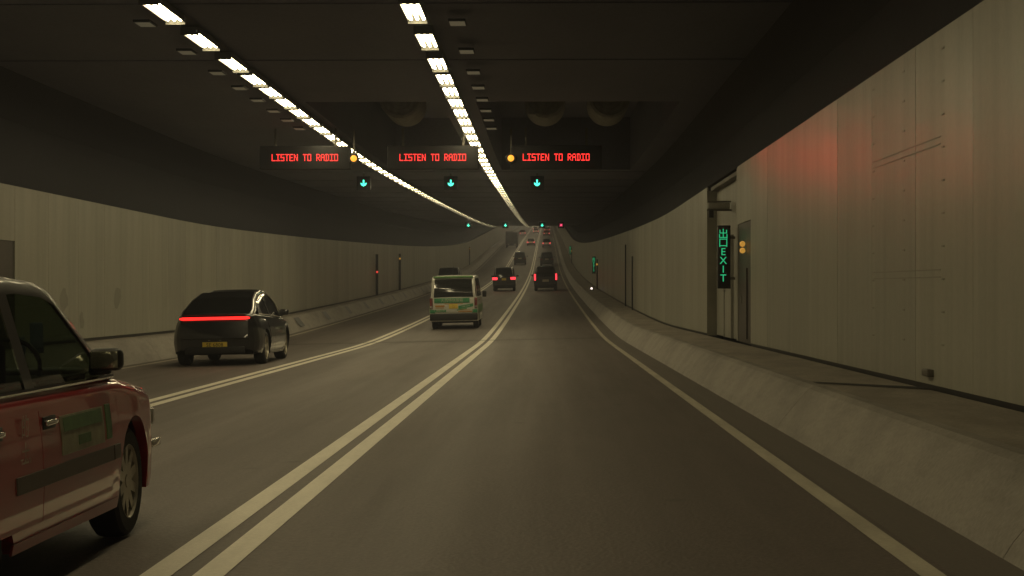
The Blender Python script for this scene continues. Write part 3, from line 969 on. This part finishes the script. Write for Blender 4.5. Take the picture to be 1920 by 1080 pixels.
class Car:
    def __init__(s, name, d, X, label, cat, L, W, plan, top, bot, prof, green, belt, roofw, wheels, wr, arch, paint, glass, yaw=0, group=None, detail=True):
        s.L, s.W = L, W
        s.plan, s.top, s.bot, s.prof = plan, top, bot, prof
        s.green, s.belt, s.roofw = green, belt, roofw
        s.wheels, s.wr, s.arch = wheels, wr, arch
        s.paint, s.glassm = paint, glass
        s.detail = detail
        # d = distance of the rear end
        yc = d + L / 2
        s.root = empty(name, (X, yc, zr(yc, X)), (math.atan(slope(yc)), -math.atan(CROSS), yaw), label, cat, group)
        s.zmax = max(z for _, z in green)
        s.zb0 = min(z for z in [lerp(belt, q) for q in (-1, 0, 1)])
    def hw(s, y): return lerp(s.plan, y) * s.W / 2
    def T(s, y): return lerp(s.top, y)
    def side(s, y, z, off=0.0):
        return s.hw(y) * lerp(s.prof, z) + off
    def zbot(s, y):
        z = lerp(s.bot, y)
        for wy in s.wheels:
            q = abs(y - wy)
            if q < s.arch:
                z = max(z, s.wr + math.sqrt(s.arch ** 2 - q ** 2) * 1.0)
        return z
    def body(s):
        ys = set(round(-s.L / 2 + s.L * i / (44 if s.detail else 20), 4) for i in range((44 if s.detail else 20) + 1))
        for a, _ in s.plan + s.top + s.bot: ys.add(round(max(-s.L / 2, min(s.L / 2, a)), 4))
        for wy in s.wheels:
            for k in range(13 if s.detail else 7):
                c = math.cos(math.pi * k / (12 if s.detail else 6))
                ys.add(round(wy + s.arch * c * .9999, 4))
        ys = sorted(y for y in ys if -s.L / 2 - 1e-6 <= y <= s.L / 2 + 1e-6)
        yy = [ys[0]]
        for y in ys[1:]:
            if y - yy[-1] > .004: yy.append(y)
        rows = []
        for y in yy:
            zb, T, h = s.zbot(y), s.T(y), s.hw(y)
            zs = [zb + (T - .09 - zb) * f for f in (0, .12, .3, .5, .68, .84, 1)]
            half = [(s.side(y, z), z) for z in zs]
            hx = s.side(y, T - .09)
            half += [(hx - .09 * (1 - math.cos(a)), T - .09 + .09 * math.sin(a)) for a in (.25, .5, .75, 1.0, 1.25, 1.5)]
            half += [(hx * .55, T + .012), (0, T + .018)]
            inner = half[0][0] - .06
            ring = [(-inner, y, zb)] + [(-x, y, z) for x, z in half] + [(x, y, z) for x, z in half[::-1][1:]] + [(inner, y, zb)]
            rows.append(ring)
        mb = MB()
        mb.grid(rows, 0, True)
        mb.poly(rows[0]); mb.poly(rows[-1][::-1])
        s.bodyo = mb.build('body', s.paint, s.root, sharp=40)
        # dark floor pan
        mb = MB()
        iw = s.W / 2 - .24
        mb.box((0, 0, (.2 + .62) / 2 + .02), (iw * 2, s.L * .86, .40))
        mb.build('underbody', M['underbody'], s.root)
        return s.bodyo
    def side_g(s, y, z, off=0.0):
        """greenhouse half width: tumbles home with height"""
        b = s.side(y, lerp(s.belt, y) - .09) - .03
        zb = lerp(s.belt, y)
        f = (z - zb) / (s.zmax - zb)
        return b * (1 - f * (1 - s.roofw)) + off
    def gstations(s, n=6):
        out = []
        G = s.green
        for (a, b) in zip(G, G[1:]):
            for k in range(n):
                f = k / n
                out.append((a[0] + (b[0] - a[0]) * f, a[1] + (b[1] - a[1]) * f))
        out.append(G[-1])
        return out
    def greenhouse(s, ws_end, bl_start, pillars, windows, smooth_roof=True, rail=.075, edge=.06, roof_mat=None, rail_mat=None):
        """green: polyline from rear base to windscreen base; ws_end / bl_start: indices of green points where screens end"""
        n = 6
        st = s.gstations(n)
        i0, i1 = bl_start * n, ws_end * n        # roof panel between these
        mb = MB()
        for sg in (-1, 1):
            rows = []
            for (y, z) in st:
                zb = lerp(s.belt, y) - .01
                za = max(zb, z - rail)
                zm = max(zb, z - .03)
                rows.append([(sg * s.side_g(y, za), y, za), (sg * s.side_g(y, zm), y, zm),
                             (sg * (s.side_g(y, z) - .02), y, z - .004), (sg * (s.side_g(y, z) - edge), y, z + .004)])
            mb.grid(rows, 1, True, flip=(sg < 0))
        rows = []
        for (y, z) in st[i0:i1 + 1]:
            w = s.side_g(y, z) - edge
            rows.append([(w * q, y, z + .004 + .018 * (1 - q * q)) for q in (-1, -.8, -.5, 0, .5, .8, 1)])
        mb.grid(rows, 0, True, flip=True)
        mb.build('roof', [roof_mat or s.paint, rail_mat or roof_mat or s.paint], s.root, sharp=50)
        # pillars
        for (ya, yb, shear) in pillars:
            for sg in (-1, 1):
                mb = MB()
                rows = []
                ztop = s.topz((ya + yb) / 2)
                for k in range(5):
                    f = k / 4
                    row = []
                    for yq in (ya, yb):
                        zb = lerp(s.belt, yq) - .01
                        zt = s.topz(yq + shear) - rail + .004
                        z = zb + (zt - zb) * f
                        yy = yq + shear * f
                        row.append((sg * (s.side_g(yy, z) + .001), yy, z))
                    rows.append(row)
                mb.grid(rows, 0, True, flip=(sg < 0))
                mb.build('pillar', rail_mat or s.paint, s.root)
        # side windows
        for (ya, yb, sh) in windows:
            for sg in (-1, 1):
                mb = MB(); rows = []
                m = 8
                for k in range(m + 1):
                    yq = ya + (yb - ya) * k / m
                    zb = lerp(s.belt, yq)
                    row = []
                    for f in (0, .5, 1):
                        yy = yq + sh * f
                        zt = max(zb + .002, s.topz(yy) - rail + .006)
                        z = zb + (zt - zb) * f
                        row.append((sg * (s.side_g(yy, z) - .006), yy, z))
                    rows.append(row)
                mb.grid(rows, 0, True, flip=(sg > 0))
                mb.build('window', s.glassm, s.root)
        # screens
        def screen(name, seg):
            rows = []
            for (y, z) in seg:
                w = s.side_g(y, z) - edge + .006
                rows.append([(w * q, y, z + .001 + .016 * (1 - q * q)) for q in (-1, -.6, -.2, .2, .6, 1)])
            mb = MB(); mb.grid(rows, 0, True, flip=True)
            return mb.build(name, s.glassm, s.root)
        if i1 < len(st) - 1: s.ws = screen('windscreen', st[i1:])
        if i0 > 0: s.bl = screen('rear_window', st[:i0 + 1])
    def topz(s, y):
        best = None
        G = s.green
        for (a, b) in zip(G, G[1:]):
            if min(a[0], b[0]) <= y <= max(a[0], b[0]) and a[0] != b[0]:
                z = a[1] + (b[1] - a[1]) * (y - a[0]) / (b[0] - a[0])
                best = z if best is None else max(best, z)
        if best is None:
            best = lerp(s.belt, y)
        return best
    def patch(s, name, mat, y0, y1, z0, z1, off=.004, sides=(1,), n=6, m=3, parent=None, thick=True, zf=None):
        out = []
        for sg in sides:
            mb = MB(); rows = []
            for i in range(n + 1):
                y = y0 + (y1 - y0) * i / n
                za, zb = (z0, z1) if zf is None else zf(y)
                rows.append([(sg * s.side(y, za + (zb - za) * j / m, off), y, za + (zb - za) * j / m) for j in range(m + 1)])
            mb.grid(rows, 0, True, flip=(sg < 0))
            if thick:
                back = [[(p[0] - sg * (off + .004), p[1], p[2]) for p in r] for r in rows]
                for e, g_ in ((rows[0], back[0]), (rows[-1], back[-1]), ([r[0] for r in rows], [r[0] for r in back]), ([r[-1] for r in rows], [r[-1] for r in back])):
                    mb.grid([e, g_], 0, False)
            out.append(mb.build(name, mat, parent or s.root, sharp=30))
        return out
    def put_wheels(s, inset=.02, w=.20, **kw):
        for wy in s.wheels:
            for sg in (-1, 1):
                x = sg * (s.side(wy + s.arch, s.wr) - w / 2 - inset)
                wheel(s.root, x, wy, s.wr, sg, w, detail=s.detail, **kw)
    def rear_box(s, name, mat, x, z, w, h, depth=.03, y=None, bev=.008, parent=None, off=0.0):
        yb = -s.L / 2 if y is None else y
        mb = MB(); mb.box((x, yb - depth / 2 + .012 - off, z), (w, depth, h), bev=bev if bev else 0)
        return mb.build(name, mat, parent or s.root)

RING = [(.15, .95), (.30, .985), (.50, 1.0), (.70, .995), (.85, .975), (1.0, .955), (1.3, .93)]

# --- red taxi ------------------------------------------------------------------
def taxi():
    L, W = 4.69, 1.695
    plan = [(-2.345, .84), (-2.25, .93), (-2.0, .985), (-1.2, 1.0), (1.0, 1.0), (1.7, .985), (2.05, .955), (2.25, .90), (2.345, .80)]
    top = [(-2.345, .80), (-2.27, .92), (-2.1, .965), (-1.3, .975), (1.12, .955), (1.35, .945), (2.0, .865), (2.22, .80), (2.30, .74), (2.345, .66)]
    bot = [(-2.345, .34), (-2.2, .27), (-1.5, .24), (1.3, .22), (2.1, .25), (2.345, .34)]
    green = [(-1.62, .97), (-1.50, 1.10), (-1.12, 1.44), (-.7, 1.49), (-.1, 1.515), (.32, 1.495), (.50, 1.455), (.95, 1.15), (1.22, .945)]
    belt = [(-2, .965), (1.3, .950)]
    c = Car('taxi', 5.90 - .095, -3.24, 'red taxi with open view of its side, passing close on the left', 'taxi', L, W, plan, top, bot, RING, green, belt, .80,
            (-1.13, 1.55), .325, .385, M['taxi_red'], M['clear_glass'])
    c.body()
    c.greenhouse(6, 2, [(-.36, -.22, .0), (-1.30, -1.12, .1)], [(-.22, 1.16, 0), (-1.12, -.36, 0)], rail=.085, roof_mat=M['silver_paint'], rail_mat=M['frame_black'])
    mb = MB(); mb.grid([[(x, y, .992) for x in (-.74, 0, .74)] for y in (-1.5, -.4, .8, 1.12)], 0, False); mb.build('cabin_trim', M['seat_cloth'], c.root)
    c.put_wheels(inset=.012, w=.19, rimr=.68, spokes=10)
    # doors as proud panels with open shut lines
    for (a, b) in ((-.285, .985), (-1.08, -.295)):
        ds_ = c.patch('door', M['taxi_red'], a, b, .335, .862, .005, (1, -1), 10, 6)
        for dd_, sg in zip(ds_, (1, -1)):
            mb = MB()
            mb.box((sg * (c.side(a + .13, .80) + .02), a + .13, .80), (.024, .17, .028), bev=.008)
            mb.build('handle', M['chrome'], dd_)
            mb = MB()
            mb.box((sg * (c.side(a + .13, .80) + .008), a + .13, .80), (.008, .20, .062), bev=.003)
            mb.build('handle_cup', M['black_plastic'], dd_)
    c.patch('rub_strip', M['trim_plastic'], -1.9 + .06, -1.56, .505, .585, .012, (1, -1))
    c.patch('rub_strip', M['trim_plastic'], -.70, .975, .505, .585, .012, (1, -1), 8)
    c.patch('rub_strip', M['trim_plastic'], .99, 1.13, .505, .585, .012, (1, -1), 2)
    c.patch('sill_trim', M['taxi_red'], -.72, 1.13, .235, .285, .008, (1, -1), 8)
    # belt and window trims
    for sg in (1, -1):
        mb = MB()
        mb.tube([(sg * (c.side_g(y, .956) + .004), y, .962) for y in [-1.5 + .27 * i for i in range(11)]], .013)
        mb.build('belt_trim', M['chrome'], c.root)
    # door lettering and notices
    c.patch('notice', M['ad_pale'], .02, .80, .62, .815, .011, (1,), 6, 3)
    c.patch('notice', M['ad_green'], .06, .76, .735, .805, .0145, (1,), 6, 2)
    c.patch('notice', M['ad_green'], .30, .52, .65, .70, .0145, (1,), 4, 2)
    c.patch('notice', M['ad_green'], .86, .955, .63, .82, .011, (1,), 2, 3)
    xs_ = c.side(-.55, .75) + .012
    for i, ch in enumerate('的士'):
        text('lettering', ch, .115, M['faded_white'], c.root, (xs_, -.55, .80 - i * .125), (R(90), 0, R(90)))
    text('lettering', 'TAXI', .07, M['faded_white'], c.root, (xs_, -.55, .635), (R(90), 0, R(90)))
    # mirror
    mb = MB(); mb.box((.845, .90, 1.065), (.185, .10, .125), bev=.038); mr_ = mb.build('mirror', M['black_plastic'], c.root)
    mb = MB(); mb.box((.80, .93, 1.01), (.12, .06, .06), bev=.015); mb.build('mirror_arm', M['black_plastic'], mr_)
    mb = MB(); mb.box((.845, .850, 1.065), (.150, .010, .092), bev=.003); mb.build('mirror_glass', M['mirror_grey'], mr_)
    mb = MB(); mb.box((-.97, 1.04, 1.01), (.235, .11, .15), bev=.035); mb.build('mirror', M['black_plastic'], c.root)
    # sail triangle in front of window
    # bumpers, lamps
    mb = MB()
    pts = [(x, 2.28 - .34 * abs(x / .82) ** 4, .46) for x in [-.80 + .08 * i for i in range(21)]]
    rows = [[(p[0], p[1] + q[0], p[2] + q[1]) for q in ((.02, -.12), (.07, -.08), (.075, .05), (.02, .08))] for p in pts]
    mb.grid(rows, 0, True)
    mb.build('front_bumper', M['taxi_red'], c.root)
    for sg in (-1, 1):
        mb = MB(); mb.box((sg * .56, 2.30, .68), (.34, .10, .14), bev=.02); mb.build('headlight', M['lens_clear'], c.root)
        mb = MB(); mb.box((sg * .745, 2.22, .66), (.07, .10, .11), bev=.02); mb.build('indicator', M['lens_clear'], c.root)
        mb = MB(); mb.box((sg * .80, 2.16, .50), (.035, .20, .05), bev=.012); mb.build('bumper_trim', M['chrome'], c.root)
        mb = MB(); mb.box((sg * .66, -2.33, .72), (.30, .05, .15), bev=.012); mb.build('tail_light', M['lens_red'], c.root)
    mb = MB(); mb.box((0, 2.33, .68), (.72, .04, .12), bev=.01); mb.build('grille', M['chrome'], c.root)
    c.rear_box('bumper', M['taxi_red'], 0, .45, 1.55, .2, .1)
    c.rear_box('number_plate', M['plate_yellow'], 0, .74, .52, .11, .03)
    # roof sign
    mb = MB(); mb.box((0, -.15, 1.60), (.40, .16, .12), bev=.03); mb.build('roof_sign', M['cream_ink'], c.root)
    # interior
    for sx in (-.37, .37):
        mb = MB(); mb.box((sx, -.10, 1.05), (.48, .12, .30), bev=.05); mb.box((sx, -.13, 1.29), (.25, .09, .17), bev=.035)
        mb.build('seat', M['seat_cloth'], c.root)
    mb = MB(); mb.box((0, -1.05, 1.05), (1.25, .14, .26), bev=.05); mb.build('rear_seat', M['seat_cloth'], c.root)
    mb = MB(); mb.box((0, .98, .975), (1.32, .36, .09), bev=.03); mb.build('dashboard', M['black_plastic'], c.root)
    mb = MB()
    mb.tube([(.37 + .18 * math.cos(a), .66 + .06 * math.sin(a), 1.02 + .17 * math.sin(a)) for a in [2 * math.pi * k / 20 for k in range(21)]], .014)
    mb.build('steering_wheel', M['black_plastic'], c.root)
    mb = MB(); mb.box((.43, 1.0, 1.19), (.075, .015, .17), bev=.005); mb.build('licence_card', M['blue_card'], c.root)
    mb = MB(); mb.box((.345, .97, 1.14), (.06, .012, .12), bev=.004); mb.build('licence_card', M['blue_card'], c.root)
    return c
taxi()

# --- black fastback -----------------------------------------------------------------
def fastback():
    L, W = 4.85, 2.02
    plan = [(-2.425, .74), (-2.38, .84), (-2.25, .93), (-2.0, .985), (-1.4, 1.0), (1.2, .985), (1.8, .965), (2.2, .88), (2.425, .68)]
    top = [(-2.425, .98), (-2.36, 1.10), (-2.2, 1.135), (-1.7, 1.13), (1.15, 1.00), (1.6, .95), (2.1, .82), (2.33, .70), (2.425, .58)]
    bot = [(-2.425, .36), (-2.2, .27), (-1.5, .22), (1.3, .20), (2.1, .24), (2.425, .32)]
    prof = [(.15, .92), (.30, .965), (.50, 1.0), (.72, .985), (.92, .925), (1.06, .855), (1.3, .82)]
    green = [(-2.22, 1.13), (-1.85, 1.27), (-1.35, 1.47), (-.8, 1.60), (-.2, 1.655), (.25, 1.64), (.65, 1.53), (1.05, 1.27), (1.38, 1.00)]
    belt = [(-2.3, 1.13), (-1.5, 1.10), (1.4, .985)]
    c = Car('car', 35.8, -7.18, 'black fastback car with full-width red light bar in the left lane', 'car', L, W, plan, top, bot, prof, green, belt, .72,
            (-1.50, 1.45), .36, .42, M['black_paint'], M['glass'])
    c.body()
    c.greenhouse(5, 3, [(-.45, -.40, 0), (-1.75, -1.35, .1)], [(-1.35, -.45, 0), (-.40, 1.25, 0)], rail=.07)
    c.put_wheels(inset=.012, w=.25, rimr=.74, spokes=5)
    for sg in (1, -1):
        lo = [(-1.72, 1.125), (-1.2, 1.10), (0, 1.06), (1.18, 1.01)]
        pts = [(sg * (c.side_g(y, z) + .006), y, z) for y, z in lo]
        hi = [(y, c.topz(y) - .072) for y in (1.1, .8, .5, .2, -.2, -.6, -1.0, -1.35, -1.6)]
        pts += [(sg * (c.side_g(y, z) + .006), y, z) for y, z in hi]
        pts.append(pts[0])
        mb = MB(); mb.tube(pts, .012, 5); mb.build('window_trim', M['chrome'], c.root)
        mb = MB(); mb.box((sg * .99, .93, 1.12), (.22, .12, .14), bev=.04); m_ = mb.build('mirror', M['black_paint'], c.root)
        mb = MB(); mb.box((sg * .89, .95, 1.05), (.14, .06, .03), bev=.01); mb.build('mirror_arm', M['black_plastic'], m_)
        c.patch('door', M['black_paint'], -.44, .75, .30, .90, .004, (sg,), 8, 5)
        c.patch('door', M['black_paint'], -1.05, -.45, .34, .92, .004, (sg,), 8, 5)
        c.patch('sill_trim', M['grey_metal'], -.95, .95, .225, .26, .010, (sg,), 6, 1)
    # light bar wraps round the tail
    mb = MB()
    xs_ = [-.77 + .077 * i for i in range(21)]
    rows = []
    for x in xs_:
        yb = -2.436 + .075 * max(0, (abs(x) - .62) / .18) ** 2
        h = .032 if abs(x) < .7 else .032 - .022 * (abs(x) - .7) / .1
        rows.append([(x, yb - .012, 1.035 - h), (x, yb - .030, 1.035 - h), (x, yb - .030, 1.035 + h), (x, yb - .012, 1.035 + h)])
    mb.grid(rows, 0, False)
    mb.build('light_bar', M['bar_red'], c.root)
    mb = MB()
    mb.box((0, -2.385, 1.115), (1.36, .10, .022), bev=.008); mb.build('spoiler', M['black_paint'], c.root)
    mb = MB()
    rows = []
    for i in range(15):
        x = -.73 + 1.46 * i / 14
        rows.append([(x, -2.545 + .045 * (x / .76) ** 2 + .07 * (k / 7) ** 1.6, .60 + .37 * k / 7) for k in range(8)])
        rows[-1] = [(x, -2.40, .58)] + rows[-1] + [(x, -2.40, .985)]
    mb.grid(rows, 0, True); mb.poly(rows[0]); mb.poly(rows[-1])
    mb.build('tailgate', M['black_paint'], c.root)
    p = c.rear_box('number_plate', M['plate_yellow'], 0, .46, .54, .125, .03, bev=.006, off=.02)
    text('lettering', 'SE 6808', .115, M['ink'], p, (0, -2.4645, .458), (R(90), 0, 0), 1.0)
    for x in (-.12, .12):
        c.rear_box('plate_lamp', M['chrome'], x, .56, .05, .014, .03, bev=.003, off=.01)
    c.rear_box('rear_diffuser', M['black_plastic'], 0, .34, 1.3, .16, .06, bev=.02)
    c.rear_box('badge', M['chrome'], .14, .63, .14, .014, .02, bev=.002, off=.016)
    return c
fastback()

# --- white and green van --------------------------------------------------------------
def van():
    L, W = 4.84, 1.88
    plan = [(-2.42, .955), (-2.36, .98), (-2.0, 1.0), (1.6, 1.0), (2.1, .95), (2.42, .85)]
    top = [(-2.42, 1.20), (-2.36, 1.23), (1.6, 1.22), (1.95, 1.12), (2.3, .95), (2.42, .82)]
    bot = [(-2.42, .30), (2.42, .28)]
    prof = [(.15, .95), (.35, .985), (.60, 1.0), (.9, 1.0), (1.1, .985), (1.25, .975)]
    green = [(-2.43, 1.21), (-2.425, 1.38), (-2.412, 1.55), (-2.391, 1.72), (-2.36, 1.88), (-2.24, 1.97), (-1.9, 2.0), (0, 2.02), (1.0, 2.0), (1.25, 1.95), (1.6, 1.60), (1.95, 1.2)]
    belt = [(-2.5, 1.21), (2, 1.18)]
    c = Car('van', 62.5, -3.47, 'white van with green lettering bands and dark rear window in the middle lane', 'van', L, W, plan, top, bot, prof, green, belt, .90,
            (-1.35, 1.30), .33, .38, M['white_paint'], M['van_glass'])
    c.body()
    c.greenhouse(9, 4, [(-2.36, -2.1, .04), (-.75, -.65, 0), (.35, .45, 0)], [(-2.1, -.75, 0), (-.65, .35, 0), (.45, 1.5, 0)], rail=.10, edge=.10)
    c.put_wheels(inset=.03, w=.20, rimr=.62, spokes=8)
    for sg in (-1, 1):
        t = c.rear_box('tail_light', M['lens_red'], sg * .845, .98, .115, .42, .05, bev=.02)
        c.rear_box('reverse_lamp', M['lens_clear'], sg * .845, .84, .09, .09, .056, bev=.01, parent=t)
        c.rear_box('corner_band', M['green_band'], sg * .80, .68, .20, .13, .03, bev=.008)
        mb = MB(); mb.box((sg * 1.02, 1.75, 1.25), (.16, .10, .24), bev=.03); mb.build('mirror', M['black_plastic'], c.root)
        c.patch('side_band', M['green_light'], -2.30, 1.5, .62, .90, .006, (sg,), 10, 2)
        c.patch('sliding_door_rail', M['trim_plastic'], -2.1, -.5, 1.06, 1.09, .008, (sg,), 4, 1)
    tg = c.rear_box('tailgate', M['white_paint'], 0, .90, 1.50, .52, .03, bev=.01)
    b1 = c.rear_box('lettering_band', M['green_band'], -.06, 1.085, 1.34, .18, .045, bev=.003)
    text('lettering', '大西特快服務', .15, M['cream_ink'], b1, (-.06, -2.4565, 1.085), (R(90), 0, 0), .95)
    # smaller printing either side of the plate
    y_ = -2.442
    for i, (x, z, w, h, m_) in enumerate([(-.52, .885, .36, .055, 'orange_ink'), (-.54, .80, .36, .03, 'cream_ink'), (-.50, .70, .42, .085, 'green_band'),
                                          (.0, .965, .70, .022, 'orange_ink'), (.43, .66, .52, .035, 'orange_ink'), (.43, .72, .40, .02, 'orange_ink')]):
        mb = MB(); mb.box((x, y_, z), (w, .012, h)); mb.build('print_strip', M[m_], tg)
    text('lettering', '專線小巴', .085, M['cream_ink'], tg, (-.50, y_ - .010, .70), (R(90), 0, 0), 1)
    text('lettering', '租車服務', .075, M['orange_ink'], tg, (-.52, y_ - .010, .815), (R(90), 0, 0), 1)
    mb = MB()
    mb.hexa([(.18, y_ - .006, .76), (.74, y_ - .006, .85), (.74, y_ + .01, .85), (.18, y_ + .01, .76), (.18, y_ - .006, .88), (.74, y_ - .006, .97), (.74, y_ + .01, .97), (.18, y_ + .01, .88)])
    mb.build('print_strip', M['green_band'], tg)
    mb = MB()
    mb.hexa([(.12, y_ - .006, .70), (.50, y_ - .006, .76), (.50, y_ + .01, .76), (.12, y_ + .01, .70), (.12, y_ - .006, .74), (.50, y_ - .006, .80), (.50, y_ + .01, .80), (.12, y_ + .01, .74)])
    mb.build('print_strip', M['green_light'], tg)
    text('lettering', '2388 2668', .075, M['cream_ink'], tg, (.46, y_ - .010, .865), (R(90), 0, 0), 1).rotation_euler = (R(90), R(-9), 0)
    p = c.rear_box('number_plate', M['plate_yellow'], -.01, .865, .34, .17, .045, bev=.004)
    text('lettering', 'NT\n118', .075, M['orange_ink'], p, (-.01, -2.457, .865), (R(90), 0, 0), 1)
    c.rear_box('bumper', M['bumper_grey'], 0, .47, 1.80, .26, .10, bev=.03)
    c.rear_box('towing_panel', M['grey_metal'], 0, .335, .85, .05, .04, bev=.005, off=.03) if False else None
    mb = MB(); mb.box((0, -2.33, 1.975), (1.50, .14, .07), bev=.02); mb.build('roof_band', M['green_light'], c.root)
    mb = MB()
    for sx in (-1, 1): mb.box((sx * .885, .0, 1.2), (.0, .0, .0))
    mb = MB(); mb.tube([(0, -2.10, 2.02), (.02, -2.22, 2.36)], .008, 5); mb.build('aerial', M['black_plastic'], c.root)
    return c
van()

# --- generic cars seen from far ------------------------------------------------------
def tall_car(d, X, label, H=1.9, W=1.86, paint='black_paint', lamps='brake', style='suv', plate='plate_yellow', cat='car', L=4.7, group=None, name='car', lampdef=None):
    hb = H * .58
    plan = [(-L / 2, .93), (-L / 2 + .1, .98), (-1.6, 1.0), (1.4, 1.0), (2.0, .94), (L / 2, .80)]
    top = [(-L / 2, hb - .04), (-L / 2 + .06, hb), (1.2, hb - .02), (1.7, hb - .08), (2.15, hb - .2), (L / 2, hb - .35)]
    bot = [(-L / 2, .34), (L / 2, .30)]
    prof = [(.15, .93), (.35, .98), (.60, 1.0), (.9, .99), (1.2, .965)]
    r = -L / 2
    hg = H - .06 - hb
    green = [(r + .02, hb), (r + .03, hb + hg * .33), (r + .055, hb + hg * .66), (r + .11, H - .06), (r + .4, H - .01), (-.3, H), (.5, H - .03), (.9, H - .12), (1.5, hb - .01)]
    belt = [(-3, hb), (2, hb - .02)]
    c = Car(name, d, X, label, cat, L, W, plan, top, bot, prof, green, belt, .80, (-1.42, 1.40), .36, .41, M[paint], M['glass'], detail=False, group=group)
    c.body()
    c.greenhouse(6, 3, [(r + .3, r + .55, .05), (-.5, -.42, 0)], [(r + .55, -.5, 0), (-.42, 1.3, 0)], rail=.08, edge=.09)
    c.put_wheels(inset=.02, w=.22, rimr=.62, rim_mat=M['rim_dark'])
    for sg in (-1, 1):
        if style == 'mpv':
            c.rear_box('tail_light', M[lamps], sg * (W / 2 - .11), hb - .03, .13, .50, .06, bev=.03)
        elif style == 'suv':
            c.rear_box('tail_light', M[lamps], sg * (W / 2 - .20), hb + .02 - .10, .40, .20, .06, bev=.03)
        else:
            c.rear_box('tail_light', M[lamps], sg * (W / 2 - .22), hb - .16, .30, .22, .06, bev=.03)
        mb = MB(); mb.box((sg * (W / 2 + .10), .95, hb + .07), (.20, .1, .15), bev=.03); mb.build('mirror', M[paint], c.root)
    zp = hb - .32 if style == 'mpv' else hb - .14
    if style != 'unlit': c.rear_box('number_plate', M[plate], 0, zp, .36 if style == 'suv' else .50, .18, .05, bev=.006)
    c.rear_box('bumper', M['black_plastic'], 0, .46, W * .93, .24, .09, bev=.03)
    return c
tall_car(133, -3.35, 'black tall car with two bright red lamps ahead of the white van', 1.90, 1.86, style='suv')
tall_car(131, 0.0, 'black people carrier with upright red lamps in the right lane', 1.95, 1.90, style='mpv', plate='plate_white')
tall_car(131, -7.65, 'dark van half hidden behind the roof of the white van', 2.0, 2.0, 'dark_paint', 'lens_red', 'unlit')
tall_car(240, -3.75, 'black car with unlit lamps, ahead of the tall car in the middle lane', 1.85, 1.85, 'black_paint', 'lens_red', 'car', plate='plate_white')
tall_car(232, .15, 'dark car directly ahead of the people carrier in the right lane', 1.95, 1.95, 'dark_paint', 'lens_red', 'car', plate='plate_white')

def small_car(d, X, label, paint, lamps='tail_far', H=1.5, W=1.8):
    return tall_car(d, X, label, H, W, paint, lamps, 'car', cat='car', L=4.5, group='small far cars climbing the slope')
small_car(343, -3.1, 'pale silver car with red lamps climbing the slope in the middle lane', 'white_paint', H=1.55)
small_car(328, .15, 'silver car with red lamps climbing the slope in the right lane', 'silver_paint', H=1.7)
small_car(455, .2, 'far car with bright red lamps behind another in the right lane', 'dark_paint')
small_car(530, .4, 'farther dark car with dim red lamps in the right lane', 'dark_paint')
small_car(470, -6.6, 'far car with red lamps just right of the dark lorry', 'dark_paint')
small_car(500, -3.0, 'far car with a red lamp close to the double line', 'white_paint')
small_car(560, -3.6, 'distant pale car under the far green signal', 'white_paint')
small_car(620, -3.0, 'most distant car at the top of the slope', 'dark_paint')

# lorry
def lorry(d, X):
    r = empty('lorry', (X, d, zr(d, X)), (math.atan(slope(d)), 0, 0), 'tall dark box lorry climbing in the left lane', 'lorry')
    mb = MB(); mb.box((0, 3.2, 2.05), (2.4, 6.2, 2.5), bev=.04); bx = mb.build('cargo_box', M['truck_paint'], r)
    mb = MB()
    for x in (-.59, .59): mb.box((x, .07, 2.05), (1.12, .05, 2.3), bev=.01)
    mb.build('rear_door', M['truck_paint'], bx)
    mb = MB(); mb.box((0, 7.2, 1.55), (2.2, 1.7, 1.9), bev=.12); mb.build('cab', M['white_paint'], r)
    mb = MB(); mb.box((0, 3.8, .70), (.9, 8.0, .22)); mb.build('chassis', M['underbody'], r)
    for y in (1.7, 7.0):
        for sg in (-1, 1): wheel(r, sg * 1.0, y, .46, sg, .3, M['rim_dark'], detail=False)
    for sg in (-1, 1):
        mb = MB(); mb.box((sg * .95, .08, .68), (.3, .06, .14), bev=.02); mb.build('tail_light', M['lens_red'], r)
    mb = MB(); mb.box((0, .1, .5), (2.2, .08, .14), bev=.02); mb.build('bumper', M['bumper_grey'], r)
lorry(330, -6.85)

# ------------------------------------------------------------------ thin haze volume added to lift the blacks evenly
hb = MB()
zlo, zhi = -3.0, zc(D1) + 10
hb.box(((-13 + 6) / 2, (D0 - 2 + D1 + 2) / 2, (zlo + zhi) / 2), (19.0, D1 - D0 + 4, zhi - zlo))
hm = bpy.data.materials.new('black_lift_haze'); hm.use_nodes = True
ht = hm.node_tree
ht.nodes.remove(ht.nodes['Principled BSDF'])
pv = ht.nodes.new('ShaderNodeVolumePrincipled')
pv.inputs['Color'].default_value = (.84, .86, 1.0, 1)
pv.inputs['Density'].default_value = HAZE
pv.inputs['Anisotropy'].default_value = 0.0
ht.links.new(pv.outputs[0], ht.nodes['Material Output'].inputs['Volume'])
tag(hb.build('haze', hm), kind='stuff')
